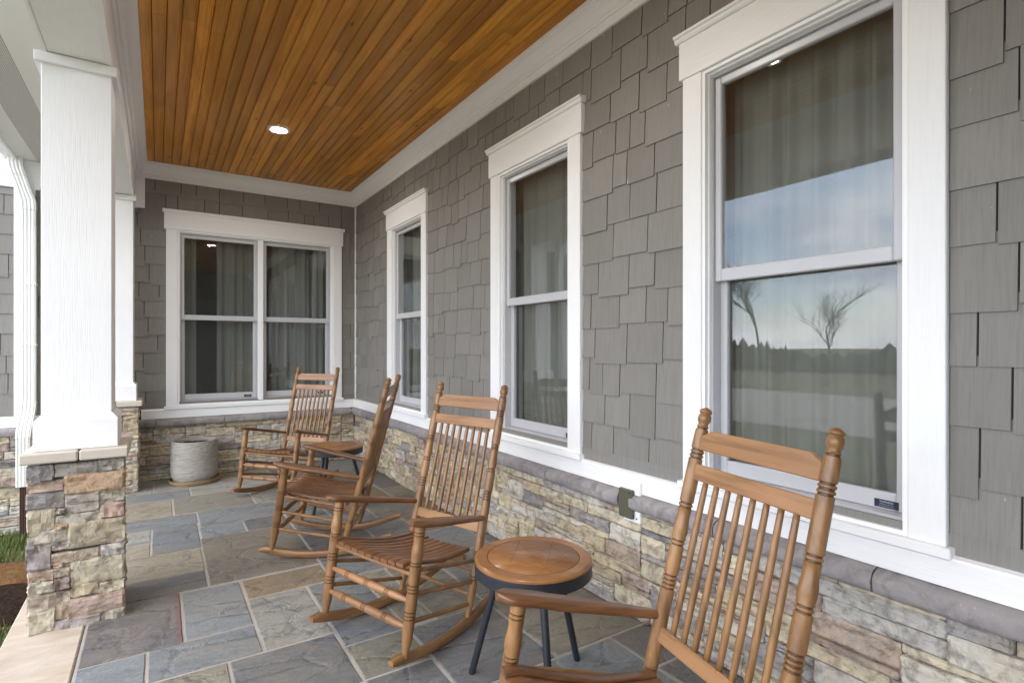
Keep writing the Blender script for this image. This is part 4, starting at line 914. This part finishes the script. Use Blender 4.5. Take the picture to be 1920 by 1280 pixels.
for o in [k for k in bpy.data.objects if k.parent == chair and k.name.split('.')[0] in ('post', 'front_leg', 'front_stretcher')]:
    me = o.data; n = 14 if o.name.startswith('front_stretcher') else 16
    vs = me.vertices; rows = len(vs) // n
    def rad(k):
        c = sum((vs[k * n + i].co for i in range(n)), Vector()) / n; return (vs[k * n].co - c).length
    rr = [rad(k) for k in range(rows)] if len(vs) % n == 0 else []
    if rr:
        me.materials.append(STAIN_SHADE)
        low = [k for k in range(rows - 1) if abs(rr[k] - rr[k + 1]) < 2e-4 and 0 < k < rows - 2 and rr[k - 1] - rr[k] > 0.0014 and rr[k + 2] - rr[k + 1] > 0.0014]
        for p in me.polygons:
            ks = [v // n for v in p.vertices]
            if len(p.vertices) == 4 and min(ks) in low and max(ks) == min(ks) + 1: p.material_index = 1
G = 'wooden porch rocking chairs in a row'
spots = [((-1.042, -1.222), -0.898, 'wooden rocking chair in the far corner, turned towards the planter'),
         ((-1.069, -2.660), -2.077, 'second rocking chair from the end wall, seen side-on'),
         ((-1.035, -4.007), -1.244, 'wooden rocking chair between the side-on rocker and the near round table, whole front visible'),
         ((-1.041, -5.394), -1.788, 'closest rocking chair, cut off by the bottom of the photo beside the near table')]
for i, ((x, y), a, lb) in enumerate(spots):
    o = chair if i == 0 else copy_tree(chair)
    o.location = (x, y, 0.0015); o.rotation_euler = (0, 0, a); tag(o, lb, 'rocking chair', G)

# ------------------------------------------------------------------ side tables
def make_table():
    t = empty('side_table'); r = 0.2245
    prof = [(0.0, r - 0.005), (0.15, r), (0.7, r), (1.0, r - 0.006)]
    mb = MB(); mb.lathe((0, 0, 0.484), (0, 0, 0.4985), prof, 64); top = mb.build('table_top', TOPW, t); auto_smooth(top.data, 40)
    mb = MB(); n = 64; vs = []; fs = []        # raised border and the routed ring
    for rr, z in ((r - 0.006, 0.4985), (r - 0.009, 0.5), (0.180, 0.5), (0.1785, 0.4985)):
        vs += [(rr * math.cos(2 * math.pi * k / n), rr * math.sin(2 * math.pi * k / n), z + 0.0003) for k in range(n)]
    for q in range(3):
        for k in range(n): fs.append((q * n + k, q * n + (k + 1) % n, (q + 1) * n + (k + 1) % n, (q + 1) * n + k))
    mb.add(vs, fs); mb.build('rim', TOPW, top)
    mb = MB(); mb.lathe((0, 0, 0.4988), (0, 0, 0.4991), [(0, 0.1782), (1, 0.1782), (1, 0.1752), (0, 0.1752)], 64, cap=False); mb.build('groove', JOINT, top)
    mb = MB(); mb.lathe((0, 0, 0.4987), (0, 0, 0.4996), [(0, 0.1748), (1, 0.1742)], 64); mb.build('inlay', TOPW, top)
    jp = MB(); w = 0.0007; rr = 0.174
    for k in range(6):
        a = k * math.pi / 6 + 0.15; d = Vector((math.cos(a), math.sin(a), 0)); p = Vector((-d.y, d.x, 0))
        for off in ((-0.075, 0.06) if k % 2 else (0.0, 0.11)):
            L = math.sqrt(rr * rr - off * off); q = p * off; z = Vector((0, 0, 0.49965 + 0.00003 * k))
            jp.add([q - d * L * .98 - p * w + z, q + d * L * (.55 if k % 2 else .95) - p * w + z, q + d * L * (.55 if k % 2 else .95) + p * w + z, q - d * L * .98 + p * w + z], [(0, 1, 2, 3)])
    jp.build('joint_pattern', JOINT, top)
    mb = MB(); mb.lathe((0, 0, 0.440), (0, 0, 0.4838), [(0, r - 0.012), (0.0, r - 0.002), (0.05, r), (0.95, r), (1, r - 0.002), (1, r - 0.02)], 64); ap = mb.build('apron', BLACK, t); auto_smooth(ap.data, 40)
    for k in range(3):
        a = 2 * math.pi * k / 3; d = Vector((math.cos(a), math.sin(a), 0))
        mb = MB(); mb.lathe(d * 0.255 + Vector((0, 0, 0.001)), d * 0.135 + Vector((0, 0, 0.4398)), [(0, .0118), (0.02, .0135), (1, .0142)], 16); o = mb.build('leg', BLACK, t); auto_smooth(o.data, 40)
    return t
tb = make_table(); tb.location = (-0.752, -4.678, 0); tb.rotation_euler = (0, 0, R(129)); tag(tb, 'round wood-topped black table between the two closest rocking chairs', 'side table', 'round porch side tables')
tb2 = copy_tree(tb); tb2.location = (-0.751, -1.865, 0); tb2.rotation_euler = (0, 0, R(217)); tag(tb2, 'round wood-topped black table between the two farther rocking chairs')

# ------------------------------------------------------------------ planter and saucer
PX, PY = -1.665, -0.30
sau = MB().lathe((0, 0, 0.001), (0, 0, 0.042), [(0, 0.185), (0.0, 0.195), (0.5, 0.214), (1.0, 0.217), (1.0, 0.211), (0.45, 0.203), (0.35, 0.0)], 64, cap=False).build('plant_saucer', SAUCER, loc=(PX, PY, 0)); auto_smooth(sau.data, 40); tag(sau, 'round tan saucer under the grey planter pot', 'saucer')
pot = empty('planter_pot', (PX, PY, 0.0165)); tag(pot, 'rough grey cylindrical planter pot full of bare soil by the end wall', 'planter')
mb = MB(); vs = []; fs = []; n = 96; prof = []
for i in range(46):
    t = i / 45; r = 0.164 + 0.036 * (1 - (1 - min(t / 0.30, 1)) ** 2.4) - 0.010 * max(0, (t - 0.5) / 0.5) ** 1.6; prof.append((r, 0.385 * t))
prof += [(0.188, 0.389), (0.182, 0.390), (0.176, 0.387), (0.174, 0.36), (0.172, 0.33)]
for k, (r, z) in enumerate(prof):
    for i in range(n):
        a = 2 * math.pi * i / n; dr = 0.0
        if k < 45: dr = 0.0032 * noise.noise(Vector((math.cos(a) * 5, math.sin(a) * 5, z * 95))) + 0.0022 * noise.noise(Vector((math.cos(a) * 11, math.sin(a) * 11, z * 160)))
        vs.append(((r + dr) * math.cos(a), (r + dr) * math.sin(a), z))
for k in range(len(prof) - 1):
    for i in range(n): fs.append((k * n + i, k * n + (i + 1) % n, (k + 1) * n + (i + 1) % n, (k + 1) * n + i))
fs.append(tuple(range(n)))
mb.add(vs, fs, True).build('body', POT, pot)
mb = MB(); vs = []; fs = []; m = 14
for k in range(m + 1):
    for i in range(40):
        r = 0.173 * k / m; a = 2 * math.pi * i / 40; p = Vector((r * math.cos(a), r * math.sin(a), 0)); vs.append((p.x, p.y, 0.352 + 0.016 * noise.noise(p * 14) + 0.010 * noise.noise(p * 40)))
for k in range(m):
    for i in range(40): fs.append((k * 40 + i, k * 40 + (i + 1) % 40, (k + 1) * 40 + (i + 1) % 40, (k + 1) * 40 + i))
mb.add(vs, fs, True).build('soil', SOIL, pot)

# ------------------------------------------------------------------ lawn edge: mulch, soil, grass; what the glass reflects
def patch(name, mat, pts, z, lab=None):
    mb = MB(); n = 40; cx = sum(p[0] for p in pts) / len(pts); cy = sum(p[1] for p in pts) / len(pts)
    # rounded blob with a bumpy top
    rx, ry = (max(p[0] for p in pts) - min(p[0] for p in pts)) / 2, (max(p[1] for p in pts) - min(p[1] for p in pts)) / 2
    vs = []; fs = []; m = 10
    for k in range(m + 1):
        for i in range(n):
            a = 2 * math.pi * i / n; q = k / m * (1 + 0.16 * noise.noise(Vector((math.cos(a) * 2, math.sin(a) * 2, z * 9))))
            x, y = cx + rx * q * math.cos(a), cy + ry * q * math.sin(a)
            vs.append((x, y, GZ + z * (1 - (k / m) ** 3) + 0.012 * noise.noise(Vector((x * 25, y * 25, 0))) * (1 - k / m) - 0.004 * (k == m)))
    for k in range(m):
        for i in range(n): fs.append((k * n + i, k * n + (i + 1) % n, (k + 1) * n + (i + 1) % n, (k + 1) * n + i))
    o = mb.add(vs, fs, True).build(name, mat); tag(o, kind='stuff'); return o
patch('mulch_bed', MULCH, [(-3.15, -2.15), (-2.52, -1.35)], 0.05)
patch('dirt', REDSOIL, [(-3.3, -1.5), (-2.6, -0.85)], 0.045)
gv = []; gf = []; rnd = random.Random(4)
for k in range(26000):
    x = rnd.uniform(-4.2, -2.54); y = rnd.uniform(-3.8, -0.06)
    q = noise.noise(Vector((x * 1.6, y * 1.6, 0)))
    if (-2.15 < y < -1.35 and x > -3.1) or (-1.45 < y < -0.9 and rnd.random() < 0.75): continue
    h = rnd.uniform(0.03, 0.085) * (1 + 0.5 * q); a = rnd.uniform(0, 6.283); w = rnd.uniform(0.0016, 0.0034); l = rnd.uniform(0.01, 0.05); b = len(gv)
    dx, dy = math.cos(a), math.sin(a)
    gv += [(x - dy * w, y + dx * w, GZ), (x + dy * w, y - dx * w, GZ), (x + dx * l * .4 + dy * w * .7, y + dy * l * .4 - dx * w * .7, GZ + h * .6), (x + dx * l * .4 - dy * w * .7, y + dy * l * .4 + dx * w * .7, GZ + h * .6), (x + dx * l, y + dy * l, GZ + h)]
    gf += [(b, b + 1, b + 2, b + 3), (b + 3, b + 2, b + 4)]
me = bpy.data.meshes.new('grass'); me.from_pydata(gv, [], gf); g = obj('grass', me, GRASS); tag(g, 'patchy green grass growing beside the porch edge', 'grass', kind='stuff')
# far brush line
bv = MB(); rnd = random.Random(9)
for k in range(2600):
    y = rnd.uniform(-40, 110); x = -38 + 0.05 * y + rnd.gauss(0, 2.2); h = rnd.uniform(0.5, 1.9) * (1 + 0.35 * math.sin(y * 0.35)); w = rnd.uniform(0.25, 0.8); a = rnd.uniform(0, 3.14)
    dx, dy = math.cos(a) * w, math.sin(a) * w
    bv.add([(x - dx, y - dy, GZ), (x + dx, y + dy, GZ), (x + dx * .8, y + dy * .8, GZ + h * .7), (x, y, GZ + h), (x - dx * .8, y - dy * .8, GZ + h * .75)], [(0, 1, 2, 3, 4)])
tag(bv.build('undergrowth', BRUSH), 'low brown brush line across the field, reflected in the near window', 'brush', kind='stuff')
def bare_tree(loc, h, seed, label):
    t = empty('bare_tree', (loc[0], loc[1], GZ)); tag(t, label, 'tree', 'bare trees across the drive'); rnd = random.Random(seed)
    mb = MB(); br = MB()
    def grow(p, d, L, r, lev):
        pts = [p]; q = p; wob = 0.05 if lev == 0 else 0.15
        for k in range(4):
            d = (d + Vector((rnd.gauss(0, wob), rnd.gauss(0, wob), rnd.gauss(0.04, .06)))).normalized(); q = q + d * L / 4; pts.append(q)
        (mb if lev == 0 else br).tube(pts, [r * (1 - 0.4 * k / 4) for k in range(5)], 4 if lev else 8)
        if lev < 5:
            for k in range((7, 5, 4, 3, 2)[lev]):
                i = rnd.choice((2, 3, 3, 4, 4)) if lev else rnd.choice((2, 3, 4, 4)); a = rnd.uniform(0, 6.28); sp = rnd.uniform(0.5, 1.1)
                nd = (d + Vector((math.cos(a) * sp, math.sin(a) * sp, rnd.uniform(0.0, 0.35)))).normalized(); grow(pts[i], nd, L * rnd.uniform(0.50, 0.72), r * 0.5, lev + 1)
    grow(Vector((0, 0, 0)), Vector((0, 0, 1)), h * 0.42, h * 0.012, 0)
    mb.build('trunk', BARK, t); br.build('crown', BARK, t)
bare_tree((-48.9, 26.1), 11.0, 3, 'spreading bare tree reflected in the near window, the one by the mullion side')
bare_tree((-40.6, 14.8), 7.4, 8, 'smaller gnarled bare tree reflected in the middle of the near window')
